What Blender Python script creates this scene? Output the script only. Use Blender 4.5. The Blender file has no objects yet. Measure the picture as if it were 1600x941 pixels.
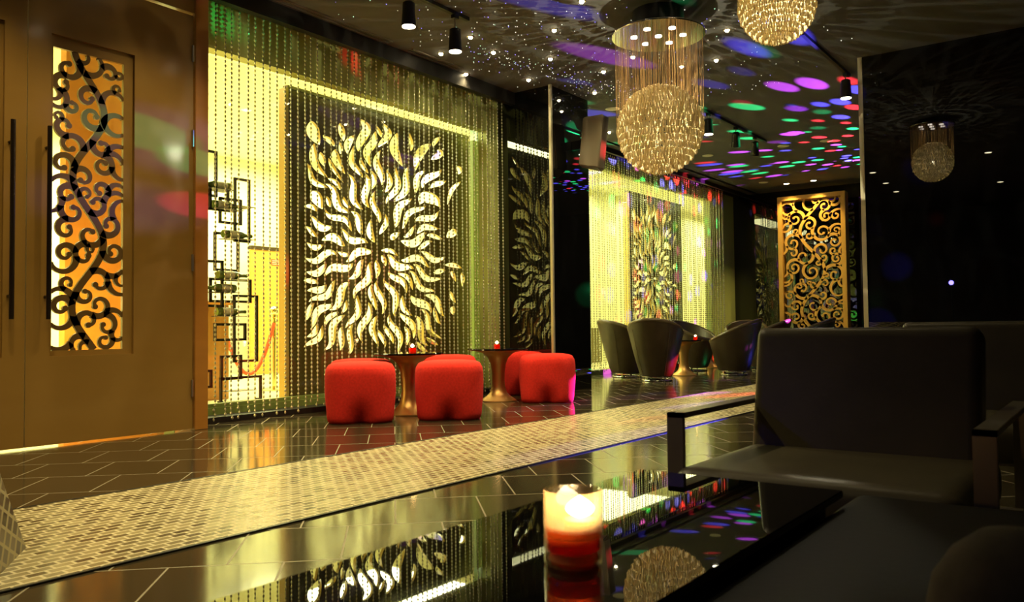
import bpy, bmesh, math, random
import numpy as np
from mathutils import Vector, Matrix
R = math.radians
PI = math.pi
sc = bpy.context.scene
col = sc.collection

# ------------------------------------------------------------------ camera
F_PX, YAW, PITCH, ROLL = 1276.57, 0.641964, 0.0340666, -0.0109726
EYE = Vector((0, 0, 0.70))
cy, sy, cp, sp = math.cos(YAW), math.sin(YAW), math.cos(PITCH), math.sin(PITCH)
fwd = Vector((cy * cp, sy * cp, sp)); rgt = Vector((sy, -cy, 0)); up = rgt.cross(fwd)
r2 = math.cos(ROLL) * rgt + math.sin(ROLL) * up
u2 = -math.sin(ROLL) * rgt + math.cos(ROLL) * up
cam_d = bpy.data.cameras.new('camera')
cam_d.sensor_width = 36; cam_d.lens = F_PX * 36 / 1600
cam_d.clip_start = 0.02; cam_d.clip_end = 200
cam_d.dof.use_dof = True; cam_d.dof.focus_distance = 7.0; cam_d.dof.aperture_fstop = 9.0
cam = bpy.data.objects.new('camera', cam_d); col.objects.link(cam)
m = Matrix((r2, u2, -fwd)).transposed().to_4x4(); m.translation = EYE
cam.matrix_world = m
sc.camera = cam

# ------------------------------------------------------------------ world, exposure
w = bpy.data.worlds.new('world'); sc.world = w; w.use_nodes = True
w.node_tree.nodes['Background'].inputs[0].default_value = (0.9, 0.85, 0.55, 1)
w.node_tree.nodes['Background'].inputs[1].default_value = 0.0
sc.view_settings.view_transform = 'Standard'; sc.view_settings.look = 'None'
sc.view_settings.gamma = 1.0; sc.view_settings.exposure = 0.22
sc.view_settings.use_curve_mapping = False
sc.cycles.sample_clamp_indirect = 4.0
sc.cycles.sample_clamp_direct = 40.0
sc.cycles.max_bounces = 8; sc.cycles.diffuse_bounces = 3; sc.cycles.glossy_bounces = 5
sc.cycles.transmission_bounces = 6; sc.cycles.transparent_max_bounces = 12
sc.cycles.caustics_reflective = False; sc.cycles.caustics_refractive = False

def lamp(kind, name, loc, energy, color, target=None, **kw):
    d = bpy.data.lights.new(name, kind); d.energy = energy; d.color = color
    for k, v in kw.items(): setattr(d, k, v)
    o = bpy.data.objects.new(name, d); col.objects.link(o); o.location = loc
    if target is not None:
        o.rotation_euler = (Vector(target) - Vector(loc)).to_track_quat('-Z', 'Y').to_euler()
    return o
WARM = (1.0, 0.80, 0.42)
LOBBY = (1.0, 0.97, 0.52)
H = 3.38
# lobby ceiling panels (behind the two bead-curtained windows)
for k, (x, y, sx, sy_, e) in enumerate([(4.6, 7.7, 1.8, 1.6, 190), (7.4, 7.7, 1.8, 1.6, 200), (10.4, 7.9, 2.2, 1.6, 120),
                          (13.6, 7.9, 2.4, 1.6, 75), (17.0, 7.9, 2.4, 1.6, 85), (20.5, 7.9, 2.4, 1.6, 85), (5.0, 10.4, 3, 1.6, 220), (8.0, 10.4, 1.6, 1.6, 150)]):
    lamp('AREA', 'lobby_ceiling_light', (x, y, 3.5), e, LOBBY, (x, y, 0), shape='RECTANGLE', size=sx, size_y=sy_)
lamp('AREA', 'entrance_light', (2.4, 6.3, 0.7), 50, (1.0, 0.62, 0.20), (3.4, 6.8, 1.0), shape='RECTANGLE', size=0.8, size_y=0.8)

# ------------------------------------------------------------------ materials
MATS = {}
def mat(name, color=(0.5, 0.5, 0.5), rough=0.5, metal=0.0, spec=0.5, trans=0.0, ior=1.45, emis=None, estr=0.0, coat=0.0, sheen=0.0, bump=None):
    mt = bpy.data.materials.new(name); mt.use_nodes = True
    b = mt.node_tree.nodes['Principled BSDF']
    b.inputs['Base Color'].default_value = (*color, 1)
    b.inputs['Roughness'].default_value = rough; b.inputs['Metallic'].default_value = metal
    b.inputs['Specular IOR Level'].default_value = spec
    b.inputs['Transmission Weight'].default_value = trans; b.inputs['IOR'].default_value = ior
    b.inputs['Coat Weight'].default_value = coat
    b.inputs['Coat Roughness'].default_value = 0.03
    b.inputs['Sheen Weight'].default_value = sheen
    if emis: b.inputs['Emission Color'].default_value = (*emis, 1); b.inputs['Emission Strength'].default_value = estr
    if bump:
        nt = mt.node_tree; tc = nt.nodes.new('ShaderNodeTexCoord'); n = nt.nodes.new('ShaderNodeTexNoise')
        n.inputs['Scale'].default_value = bump[0]; n.inputs['Detail'].default_value = 4
        bp = nt.nodes.new('ShaderNodeBump'); bp.inputs['Strength'].default_value = bump[1]; bp.inputs['Distance'].default_value = bump[2]
        nt.links.new(tc.outputs['Object'], n.inputs['Vector']); nt.links.new(n.outputs['Fac'], bp.inputs['Height'])
        nt.links.new(bp.outputs['Normal'], b.inputs['Normal'])
    MATS[name] = mt; return mt

def noisy(mt, c1, c2, scale, stretch=(1, 1, 1), detail=4, rough=None):
    nt = mt.node_tree; b = nt.nodes['Principled BSDF']
    tc = nt.nodes.new('ShaderNodeTexCoord'); mp = nt.nodes.new('ShaderNodeMapping'); mp.inputs['Scale'].default_value = stretch
    n = nt.nodes.new('ShaderNodeTexNoise'); n.inputs['Scale'].default_value = scale; n.inputs['Detail'].default_value = detail
    r = nt.nodes.new('ShaderNodeValToRGB'); r.color_ramp.elements[0].color = (*c1, 1); r.color_ramp.elements[1].color = (*c2, 1)
    r.color_ramp.elements[0].position = 0.3; r.color_ramp.elements[1].position = 0.7
    nt.links.new(tc.outputs['Object'], mp.inputs[0]); nt.links.new(mp.outputs[0], n.inputs['Vector'])
    nt.links.new(n.outputs['Fac'], r.inputs[0]); nt.links.new(r.outputs[0], b.inputs['Base Color'])
    if rough:
        mr = nt.nodes.new('ShaderNodeMapRange'); mr.inputs['To Min'].default_value = rough[0]; mr.inputs['To Max'].default_value = rough[1]
        nt.links.new(n.outputs['Fac'], mr.inputs['Value']); nt.links.new(mr.outputs[0], b.inputs['Roughness'])
    return mt

def emit(name, color, strength):
    mt = bpy.data.materials.new(name); mt.use_nodes = True; nt = mt.node_tree; nt.nodes.clear()
    e = nt.nodes.new('ShaderNodeEmission'); e.inputs[0].default_value = (*color, 1); e.inputs[1].default_value = strength
    o = nt.nodes.new('ShaderNodeOutputMaterial'); nt.links.new(e.outputs[0], o.inputs[0]); MATS[name] = mt; return mt

def thin_glass(name, tint=(1, 1, 1), refl=1.0, rough=0.0):
    mt = bpy.data.materials.new(name); mt.use_nodes = True; nt = mt.node_tree; nt.nodes.clear()
    t = nt.nodes.new('ShaderNodeBsdfTransparent'); t.inputs[0].default_value = (*tint, 1)
    g = nt.nodes.new('ShaderNodeBsdfGlossy'); g.inputs['Roughness'].default_value = rough
    f = nt.nodes.new('ShaderNodeFresnel'); f.inputs[0].default_value = 1.5
    k = nt.nodes.new('ShaderNodeMath'); k.operation = 'MULTIPLY'; k.inputs[1].default_value = refl
    ge = nt.nodes.new('ShaderNodeNewGeometry'); mr = nt.nodes.new('ShaderNodeMapRange')       # a thin pane: same reflection from either face
    mr.inputs['To Min'].default_value = 1.5; mr.inputs['To Max'].default_value = 1 / 1.5
    nt.links.new(ge.outputs['Backfacing'], mr.inputs['Value']); nt.links.new(mr.outputs[0], f.inputs[0])
    mx = nt.nodes.new('ShaderNodeMixShader'); o = nt.nodes.new('ShaderNodeOutputMaterial')
    nt.links.new(f.outputs[0], k.inputs[0]); nt.links.new(k.outputs[0], mx.inputs[0])
    nt.links.new(t.outputs[0], mx.inputs[1]); nt.links.new(g.outputs[0], mx.inputs[2]); nt.links.new(mx.outputs[0], o.inputs[0])
    MATS[name] = mt; return mt

def brick_mat(name, rot, bw, bh, mortar, c1, c2, cm, rough, scale=1.0, rough_m=0.6, offset=0.5, coat=0.0, bias=0.0, bumpd=0.002, third=None):
    mt = mat(name, rough=rough, coat=coat); nt = mt.node_tree; b = nt.nodes['Principled BSDF']
    tc = nt.nodes.new('ShaderNodeTexCoord'); mp = nt.nodes.new('ShaderNodeMapping'); mp.inputs['Rotation'].default_value = (0, 0, rot)
    br = nt.nodes.new('ShaderNodeTexBrick'); br.inputs['Scale'].default_value = scale
    br.inputs['Brick Width'].default_value = bw; br.inputs['Row Height'].default_value = bh
    br.inputs['Mortar Size'].default_value = mortar; br.inputs['Mortar Smooth'].default_value = 0.1; br.inputs['Bias'].default_value = bias
    br.inputs['Color1'].default_value = (*c1, 1); br.inputs['Color2'].default_value = (*c2, 1); br.inputs['Mortar'].default_value = (*cm, 1)
    br.offset = offset
    nt.links.new(tc.outputs['Object'], mp.inputs[0]); nt.links.new(mp.outputs[0], br.inputs['Vector'])
    colout = br.outputs['Color']
    if third:
        br2 = nt.nodes.new('ShaderNodeTexWhiteNoise') ; br2.noise_dimensions = '3D'
        sn = nt.nodes.new('ShaderNodeVectorMath'); sn.operation = 'SNAP'; sn.inputs[1].default_value = (bw * 3, bh, 1)
        nt.links.new(mp.outputs[0], sn.inputs[0]); nt.links.new(sn.outputs[0], br2.inputs['Vector'])
        mx = nt.nodes.new('ShaderNodeMix'); mx.data_type = 'RGBA'; mx.blend_type = 'MULTIPLY'
        rp = nt.nodes.new('ShaderNodeValToRGB'); rp.color_ramp.elements[0].color = (*third[0], 1); rp.color_ramp.elements[1].color = (*third[1], 1)
        nt.links.new(br2.outputs['Value'], rp.inputs[0]); mx.inputs[0].default_value = 1.0
        nt.links.new(br.outputs['Color'], mx.inputs[6]); nt.links.new(rp.outputs[0], mx.inputs[7]); colout = mx.outputs[2]
    nt.links.new(colout, b.inputs['Base Color'])
    mr = nt.nodes.new('ShaderNodeMapRange'); mr.inputs['To Min'].default_value = rough; mr.inputs['To Max'].default_value = rough_m
    nt.links.new(br.outputs['Fac'], mr.inputs['Value']); nt.links.new(mr.outputs[0], b.inputs['Roughness'])
    bp = nt.nodes.new('ShaderNodeBump'); bp.invert = True; bp.inputs['Strength'].default_value = 0.5; bp.inputs['Distance'].default_value = bumpd
    nt.links.new(br.outputs['Fac'], bp.inputs['Height']); nt.links.new(bp.outputs[0], b.inputs['Normal'])
    return mt

brick_mat('floor_tile', R(-45 + 90), 0.335, 0.43, 0.0032, (0.034, 0.028, 0.014), (0.046, 0.036, 0.019), (0.24, 0.20, 0.11), 0.11, rough_m=0.5, bumpd=0.001)
MATS['floor_tile'].node_tree.nodes['Principled BSDF'].inputs['IOR'].default_value = 1.6
brick_mat('mosaic', 0, 0.062, 0.040, 0.0045, (0.07, 0.05, 0.02), (0.40, 0.34, 0.17), (0.56, 0.49, 0.27), 0.25, rough_m=0.5, offset=0.5, bumpd=0.0015)
brick_mat('mosaic_plinth', 0, 0.046, 0.034, 0.005, (0.02, 0.02, 0.022), (0.15, 0.12, 0.07), (0.40, 0.34, 0.18), 0.3, offset=0.0)
noisy(mat('ceiling_paint', rough=0.85), (0.088, 0.089, 0.088), (0.118, 0.119, 0.118), 1.3, detail=8)
noisy(mat('door_wood', rough=0.33, coat=0.35), (0.265, 0.145, 0.028), (0.285, 0.158, 0.032), 3, (1, 1, 3))
MATS['door_wood'].node_tree.nodes['Principled BSDF'].inputs['Coat Roughness'].default_value = 0.12
noisy(mat('frame_wood', rough=0.35), (0.36, 0.15, 0.022), (0.42, 0.18, 0.028), 3, (1, 1, 3))
mat('dark_bronze', (0.045, 0.03, 0.018), 0.3, 0.8)
mat('fret_brown', (0.15, 0.085, 0.022), 0.4, 0.2)
mat('fret_edge', (0.8, 0.55, 0.18), 0.3, 0.5)
mat('gold_paint', (0.62, 0.33, 0.06), 0.36, 0.35)
mat('gold_metal', (0.72, 0.44, 0.15), 0.40, 0.85)
mat('brass', (0.85, 0.70, 0.30), 0.15, 1.0)
mat('chrome', (0.75, 0.74, 0.70), 0.08, 1.0)
mat('brushed_steel', (0.36, 0.31, 0.24), 0.33, 0.8)
mat('black_mirror', (0.004, 0.004, 0.004), 0.01, 0.0, spec=0.5, ior=1.75)
mat('satin_trim', (0.72, 0.66, 0.45), 0.35, 0.6)
mat('black_glass', (0.004, 0.004, 0.004), 0.015, 0.0, spec=0.5, ior=1.48)
mat('black_metal', (0.015, 0.014, 0.012), 0.45, 0.3)
mat('black_wall', (0.012, 0.011, 0.009), 0.35)
noisy(mat('red_fabric', rough=0.95, bump=(260, 0.5, 0.001)), (0.62, 0.018, 0.008), (0.78, 0.026, 0.012), 60)
noisy(mat('dark_leather', rough=0.38, spec=0.4, bump=(90, 0.35, 0.0012)), (0.075, 0.064, 0.040), (0.098, 0.082, 0.050), 8)
noisy(mat('tub_leather', rough=0.40, bump=(90, 0.2, 0.001)), (0.042, 0.028, 0.012), (0.055, 0.038, 0.017), 8)
mat('tub_rim', (0.085, 0.062, 0.030), 0.25)
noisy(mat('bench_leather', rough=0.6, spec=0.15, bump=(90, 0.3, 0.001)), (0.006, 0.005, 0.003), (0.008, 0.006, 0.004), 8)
noisy(mat('grey_cloth', rough=0.9, spec=0.1, bump=(200, 0.3, 0.001)), (0.045, 0.038, 0.030), (0.060, 0.050, 0.040), 40)
mat('lobby_wall', (0.90, 0.88, 0.60), 0.8)
mat('lobby_floor', (0.75, 0.70, 0.42), 0.25)
mat('lobby_floor_wood', (0.55, 0.28, 0.08), 0.3)
noisy(mat('orange_wood', rough=0.45), (0.62, 0.26, 0.04), (0.70, 0.32, 0.055), 2.5, (1, 1, 4))
noisy(mat('counter_wood', rough=0.4), (0.36, 0.16, 0.03), (0.42, 0.20, 0.045), 2.5, (4, 1, 1))
mat('olive_wall', (0.52, 0.58, 0.17), 0.6)
mat('green_jamb', (0.15, 0.21, 0.05), 0.4)
mat('teal_column', (0.10, 0.18, 0.11), 0.35)
mat('art_panel', (0.105, 0.085, 0.022), 0.22, coat=0.3)
mat('art_edge', (0.60, 0.45, 0.12), 0.3)
mat('dark_cabinet', (0.16, 0.12, 0.03), 0.4)
mat('white_paint', (0.85, 0.80, 0.6), 0.5)
mat('red_sign', (0.75, 0.05, 0.02), 0.5)
mat('rope_red', (0.75, 0.08, 0.02), 0.7)
mat('bottle_green', (0.10, 0.16, 0.03), 0.08)
mat('speaker_grey', (0.20, 0.17, 0.11), 0.6)
mat('speaker_grille', (0.14, 0.12, 0.08), 0.8, bump=(400, 0.6, 0.001))
mat('crystal_bead', (0.62, 0.64, 0.42), 0.12, 0.55)
mat('thread_gold', (0.42, 0.25, 0.09), 0.5, 0.1)
thin_glass('window_glass', (0.97, 0.98, 0.93), 1.0)
thin_glass('clear_glass', (0.97, 0.95, 0.9), 1.6, 0.02)
thin_glass('green_glass', (0.75, 0.88, 0.6), 1.0)
thin_glass('red_glass', (0.85, 0.08, 0.03), 1.2)
mt = thin_glass('candle_glass', (0.98, 0.93, 0.86), 2.2, 0.02)
nt = mt.node_tree; o_ = [q for q in nt.nodes if q.type == 'OUTPUT_MATERIAL'][0]; src_ = o_.inputs[0].links[0].from_socket
tr = nt.nodes.new('ShaderNodeBsdfTranslucent'); tr.inputs[0].default_value = (1, 0.75, 0.45, 1); mx = nt.nodes.new('ShaderNodeMixShader'); mx.inputs[0].default_value = 0.16
nt.links.new(src_, mx.inputs[1]); nt.links.new(tr.outputs[0], mx.inputs[2]); nt.links.new(mx.outputs[0], o_.inputs[0])
emit('flame', (1.0, 0.80, 0.42), 22)
emit('lamp_face', (1.0, 0.90, 0.62), 14)
emit('star_lens', (1.0, 0.82, 0.48), 45)
emit('plate_lamp', (1.0, 0.86, 0.70), 9)
emit('star_white', (0.95, 0.95, 0.75), 1.6)
emit('star_blue', (0.25, 0.22, 1.0), 2.2)
emit('star_green', (0.55, 1.0, 0.65), 1.3)
emit('blue_lens', (0.15, 0.12, 1.0), 60)
mat('lamp_off', (0.75, 0.72, 0.6), 0.5)
# crystal for chandeliers: partly lets the inner bulb through
mt = noisy(mat('crystal_drop', rough=0.08, spec=1.0), (0.45, 0.36, 0.18), (1.0, 0.92, 0.66), 38)  # pale and dark noise in the colour stands in for sparkle
nt = mt.node_tree; b = nt.nodes['Principled BSDF']; o_ = nt.nodes['Material Output']
tr = nt.nodes.new('ShaderNodeBsdfTranslucent'); tr.inputs[0].default_value = (0.95, 0.82, 0.52, 1)
mx = nt.nodes.new('ShaderNodeMixShader'); mx.inputs[0].default_value = 0.5
nt.links.new(b.outputs[0], mx.inputs[1]); nt.links.new(tr.outputs[0], mx.inputs[2]); nt.links.new(mx.outputs[0], o_.inputs[0])
# red drink / lamp oil in the foreground glass
mt = mat('red_liquid', (0.75, 0.06, 0.015), 0.05, 0.0, trans=0.9, ior=1.34)
nt = mt.node_tree; b = nt.nodes['Principled BSDF']; o_ = nt.nodes['Material Output']
tr = nt.nodes.new('ShaderNodeBsdfTranslucent'); tr.inputs[0].default_value = (0.95, 0.06, 0.01, 1)
mx = nt.nodes.new('ShaderNodeMixShader'); mx.inputs[0].default_value = 0.7
nt.links.new(b.outputs[0], mx.inputs[1]); nt.links.new(tr.outputs[0], mx.inputs[2]); nt.links.new(mx.outputs[0], o_.inputs[0])
thin_glass('dark_oil', (0.80, 0.34, 0.16), 1.0, 0.05)
mt = mat('wax', (0.95, 0.72, 0.35), 0.4)
nt = mt.node_tree; b = nt.nodes['Principled BSDF']; o_ = nt.nodes['Material Output']
tr = nt.nodes.new('ShaderNodeBsdfTranslucent'); tr.inputs[0].default_value = (1.0, 0.66, 0.25, 1)
mx = nt.nodes.new('ShaderNodeMixShader'); mx.inputs[0].default_value = 0.6
nt.links.new(b.outputs[0], mx.inputs[1]); nt.links.new(tr.outputs[0], mx.inputs[2]); nt.links.new(mx.outputs[0], o_.inputs[0])

# ------------------------------------------------------------------ mesh helpers
class MB:
    def __init__(s): s.v = []; s.f = []; s.m = []; s.cur = 0
    def add(s, vs, fs, M=None):
        n = len(s.v)
        for p in vs: s.v.append(tuple(M @ Vector(p)) if M is not None else tuple(p))
        for f in fs: s.f.append(tuple(n + i for i in f)); s.m.append(s.cur)
        return s
    def box(s, a, b, M=None):
        x0, x1 = sorted((a[0], b[0])); y0, y1 = sorted((a[1], b[1])); z0, z1 = sorted((a[2], b[2]))
        vs = [(x0, y0, z0), (x1, y0, z0), (x1, y1, z0), (x0, y1, z0), (x0, y0, z1), (x1, y0, z1), (x1, y1, z1), (x0, y1, z1)]
        return s.add(vs, [(0, 3, 2, 1), (4, 5, 6, 7), (0, 1, 5, 4), (1, 2, 6, 5), (2, 3, 7, 6), (3, 0, 4, 7)], M)
    def lathe(s, prof, n=24, M=None, cap=True):
        vs = []; fs = []
        for r, z in prof:
            for k in range(n): a = 2 * PI * k / n; vs.append((r * math.cos(a), r * math.sin(a), z))
        for i in range(len(prof) - 1):
            for k in range(n):
                k2 = (k + 1) % n; fs.append((i * n + k, i * n + k2, (i + 1) * n + k2, (i + 1) * n + k))
        if cap: fs.append(tuple(reversed(range(n)))); fs.append(tuple((len(prof) - 1) * n + k for k in range(n)))
        return s.add(vs, fs, M)
    def tube(s, pts, r, n=8, closed=False):
        pts = [Vector(p) for p in pts]; rs = r if isinstance(r, (list, tuple)) else [r] * len(pts)
        vs = []; fs = []; L = len(pts); prev = None
        for i, p in enumerate(pts):
            if closed: t = pts[(i + 1) % L] - pts[i - 1]
            else: t = pts[min(i + 1, L - 1)] - pts[max(i - 1, 0)]
            t.normalize()
            if prev is None: nrm = t.orthogonal().normalized()
            else:
                nrm = prev - t * prev.dot(t)
                nrm = nrm.normalized() if nrm.length > 1e-6 else t.orthogonal().normalized()
            prev = nrm; bn = t.cross(nrm)
            for k in range(n):
                a = 2 * PI * k / n; vs.append(tuple(p + (nrm * math.cos(a) + bn * math.sin(a)) * rs[i]))
        for i in range(L if closed else L - 1):
            j = (i + 1) % L
            for k in range(n):
                k2 = (k + 1) % n; fs.append((i * n + k, i * n + k2, j * n + k2, j * n + k))
        if not closed: fs.append(tuple(reversed(range(n)))); fs.append(tuple((L - 1) * n + k for k in range(n)))
        return s.add(vs, fs)
    def build(s, name, mats, parent=None, smooth=False, bevel=0.0, loc=None):
        me = bpy.data.meshes.new(name); me.from_pydata(s.v, [], s.f)
        for mm in (mats if isinstance(mats, (list, tuple)) else [mats]): me.materials.append(MATS[mm])
        if any(s.m): me.polygons.foreach_set('material_index', s.m)
        bm = bmesh.new(); bm.from_mesh(me); bmesh.ops.recalc_face_normals(bm, faces=bm.faces)
        if bevel: bmesh.ops.bevel(bm, geom=bm.edges[:], offset=bevel, segments=2, affect='EDGES', clamp_overlap=True)
        bm.to_mesh(me); bm.free()
        if smooth:
            me.polygons.foreach_set('use_smooth', [True] * len(me.polygons))
            if smooth != 'all': me.set_sharp_from_angle(angle=R(40))
        o = bpy.data.objects.new(name, me); col.objects.link(o)
        if parent: o.parent = parent
        if loc: o.location = loc
        return o
def tag(o, label=None, cat=None, group=None, kind=None):
    if label: o['label'] = label
    if cat: o['category'] = cat
    if group: o['group'] = group
    if kind: o['kind'] = kind
    return o
def thing(name, label, cat, loc=(0, 0, 0), rz=0, group=None):
    o = bpy.data.objects.new(name, None); col.objects.link(o); o.location = loc; o.rotation_euler = (0, 0, rz)
    o.empty_display_size = 0.1
    return tag(o, label, cat, group)
def struct(o): o['kind'] = 'structure'; return o
def copy_tree(o, parent=None):
    c = o.copy(); col.objects.link(c); c.parent = parent
    for ch in list(o.children): copy_tree(ch, c)
    return c
def smin(t): return t * t * (3 - 2 * t)

# ------------------------------------------------------------------ structure
WY = 5.35            # door wall
struct(MB().box((-4, -4, -0.1), (16.4, 5.60, 0)).build('floor', 'floor_tile'))
struct(MB().box((8.2, 5.60, -0.1), (16.4, 6.3, 0)).build('floor', 'floor_tile'))
struct(MB().box((-4, 2.46, 0), (16.4, 3.55, 0.004)).build('trim_1', 'mosaic'))
tr_ = MB(); tr_.box((-4, 2.445, 0), (16.4, 2.46, 0.006)); tr_.box((-4, 3.55, 0), (16.4, 3.562, 0.006)); struct(tr_.build('trim_2', 'black_metal'))
struct(MB().box((-4, -4, H), (16.4, 6.45, H + 0.1)).build('ceiling', 'ceiling_paint'))
# wall with the entrance doors, out of the frame at the far left it just runs on
wl = MB()
wl.box((-4, WY, 0), (1.02, WY + 0.2, H)); wl.box((1.02, WY, 3.02), (3.34, WY + 0.2, H))
struct(wl.build('wall_left', 'door_wood'))
tr3 = MB(); tr3.box((3.335, WY - 0.015, 0), (3.44, WY + 0.2, H)); tr3.box((3.44 - 0.03, WY + 0.2, 0), (3.44, 5.72, H))
struct(tr3.build('trim_3', 'frame_wood', bevel=0.003))
# bulkhead and sill of the first window
wb = MB(); wb.box((3.3, 5.72, 2.95), (7.45, 5.84, H)); wb.box((7.2, 5.72, 0), (8.3, 5.84, 2.95)); 
wb.cur = 0
struct(wb.build('wall_window', 'olive_wall'))
tk = MB(); tk.box((3.44, 5.60, 0), (7.4, 5.78, 0.045)); struct(tk.build('baseboard_window', 'black_metal'))
sl = MB(); sl.box((3.44, 5.78, 0.0), (7.2, 5.92, 0.10)); sl.box((3.44, 5.80, 0.10), (7.2, 5.86, 0.13)); struct(sl.build('trim_4', 'green_jamb'))
# curtain rails + dark shadow gap
rl = MB(); rl.box((3.44, 5.46, 3.24), (7.4, 5.52, H)); rl.box((3.44, 5.58, 3.28), (7.4, 5.62, H)); struct(rl.build('trim_5', 'black_metal'))
rl = MB(); rl.box((8.2, 6.05, 3.31), (16.2, 6.10, H)); rl.box((8.2, 6.26, 3.33), (16.2, 6.30, H)); struct(rl.build('trim_6', 'black_metal'))
# second window: bulkhead, right return, sill
wb = MB(); wb.box((8.2, 6.38, 3.16), (16.4, 6.5, H)); wb.box((15.0, 6.38, 0), (16.4, 6.5, 3.16)); wb.box((8.2, 5.84, 0), (8.3, 6.5, H))
struct(wb.build('wall_window_far', 'olive_wall'))
sl = MB(); sl.box((8.3, 6.30, 0), (15.0, 6.5, 0.07)); struct(sl.build('trim_7', 'green_jamb'))
# black mirror pillar between the windows
struct(MB().box((7.4, 4.98, 0), (8.19, 5.72, H)).build('wall_pillar', 'black_mirror'))
tp = MB(); tp.box((7.375, 4.955, 0), (7.405, 4.985, H)); struct(tp.build('trim_8', 'satin_trim'))
# far end wall of black mirror, black mirror column at right, unseen walls
struct(MB().box((16.2, 1.0, 0), (16.35, 6.5, H)).build('wall_end', 'black_mirror'))
mw = MB().box((0, -6.3, 0), (0.25, 0, H)).build('wall_mirror', 'black_mirror'); mw.location = (8.6, 2.05, 0); mw.rotation_euler = (0, 0, R(1.5)); struct(mw)
tc_ = MB().box((-0.012, -0.03, 0), (0.255, 0.012, H)).build('trim_9', 'satin_trim'); tc_.location = (8.6, 2.05, 0); tc_.rotation_euler = (0, 0, R(1.5)); struct(tc_)
struct(MB().box((-4.1, -4, 0), (-4, 5.55, H)).build('wall_back', 'black_wall'))
struct(MB().box((-4, -4.1, 0), (16.4, -4, H)).build('wall_right', 'black_wall'))
struct(MB().box((16.35, -4, 0), (16.4, 1.0, H)).build('wall_corner', 'black_wall'))
# lobby shell
struct(MB().box((1.0, 5.60, -0.08), (8.2, 12.2, 0.0)).build('floor_lobby', 'lobby_floor'))
struct(MB().box((8.2, 6.3, -0.08), (25, 12.2, 0.0)).build('floor_lobby', 'lobby_floor'))
struct(MB().box((1.0, 5.55, 3.62), (25, 12.2, 3.7)).build('ceiling_lobby', 'lobby_wall'))
lw = MB()
lw.box((9.2, 8.9, 0), (25, 9.0, 3.62)); lw.box((9.2, 9.0, 0), (9.3, 12.0, 3.62)); lw.box((1, 11.9, 0), (9.2, 12.0, 3.62))
lw.box((24.9, 5.8, 0), (25, 9, 3.62)); lw.box((16.4, 6.4, 0), (25, 6.5, 3.62)); lw.box((1.0, 5.55, 3.38), (3.4, 5.6, 3.62)); lw.box((3.3, 5.84, 3.38), (16.4, 5.9, 3.62))
struct(lw.build('wall_lobby', 'lobby_wall'))
lw = MB(); lw.box((3.19, 7.0, 0), (4.0, 7.1, 3.62)); struct(lw.build('wall_lobby_panel', 'orange_wood'))
struct(MB().box((0.95, 5.55, 0), (1.0, 12, 3.62)).build('wall_lobby_end', 'lobby_wall'))
# window panes
struct(MB().box((3.44, 5.89, 0.10), (7.2, 5.9, 2.95)).build('window_1', 'window_glass'))
struct(MB().box((8.3, 6.47, 0.07), (15.0, 6.48, 3.16)).build('window_2', 'window_glass'))

# ------------------------------------------------------------------ scrollwork generator
def fretwork(w_, h_, seed, lw_, big, stem_amp, lam, tries=5000, gap=1.0):
    rnd = random.Random(seed); res = lw_ / 5
    W_, H_ = int(w_ / res) + 2, int(h_ / res) + 2
    mask = np.zeros((W_, H_), bool); ribs = []
    def stamp(pts, wd):
        for (x, z), rad in zip(pts, wd):
            k = max(1, int(rad / res)); i, j = int(x / res), int(z / res)
            mask[max(0, i - k):i + k + 1, max(0, j - k):j + k + 1] = True
    def free(pts, wd, g):
        for (x, z), rad in list(zip(pts, wd))[::2]:
            k = max(1, int((rad + g) / res)); i, j = int(x / res), int(z / res)
            if mask[max(0, i - k):i + k + 1, max(0, j - k):j + k + 1].any(): return False
        return True
    n = int(h_ / (lw_ * 0.3)); ph = rnd.uniform(0, 6)
    stem = [(w_ / 2 + stem_amp * math.sin(2 * PI * h_ * i / n / lam + ph), h_ * i / n) for i in range(n + 1)]
    sw = [lw_ * 0.55] * len(stem)
    ribs.append((stem, sw, False)); stamp(stem, sw)
    spawn = [(stem, i) for i in range(2, n - 2)]
    for t in range(tries):
        frac = (t / tries) ** 0.8; k_ = 1 - 0.45 * frac; lw = lw_ * k_
        cv, i = rnd.choice(spawn)
        hd = math.atan2(cv[i + 1][1] - cv[i - 1][1], cv[i + 1][0] - cv[i - 1][0])
        if rnd.random() < (0.4 if cv is stem else 0.08): hd += PI
        s = rnd.choice((-1, 1))
        r0 = max(big * (1 - 0.85 * frac) * rnd.uniform(0.7, 1.2), 1.25 * lw); r1 = max(lw * 0.72, r0 * 0.20)
        turn = rnd.uniform(1.0, 1.5) * 2 * PI * (0.72 if r0 < 2.2 * lw else 1)
        a = hd + s * rnd.uniform(0.0, 0.5); x, z = cv[i]; ds = lw * 0.3
        pts = [(x, z)]; acc = 0; out = False
        while acc < turn:
            q = acc / turn; r = r0 * (1 - q) ** 1.1 + r1 * q
            d = ds / r; a += s * d; acc += d
            x += math.cos(a) * ds; z += math.sin(a) * ds
            pts.append((min(max(x, 0), w_), min(max(z, 0), h_)))
            if not (0 <= x <= w_ and 0 <= z <= h_): out = True; break
        N = len(pts)
        if out and N * ds < 2.5 * lw_: continue
        wd = [lw * (0.60 - 0.34 * (k / N)) for k in range(N)]
        skip = int((0.9 * min(r0, big * 0.5) + 1.1 * lw) / ds)
        if N < skip + 5 or not free(pts[skip:], wd[skip:], gap * lw_ * 0.40 * k_): continue
        ribs.append((pts, wd, not out)); stamp(pts, wd)
        spawn += [(pts, k) for k in range(max(3, skip // 2), int(N * 0.7), 2)]
    return ribs
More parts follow.
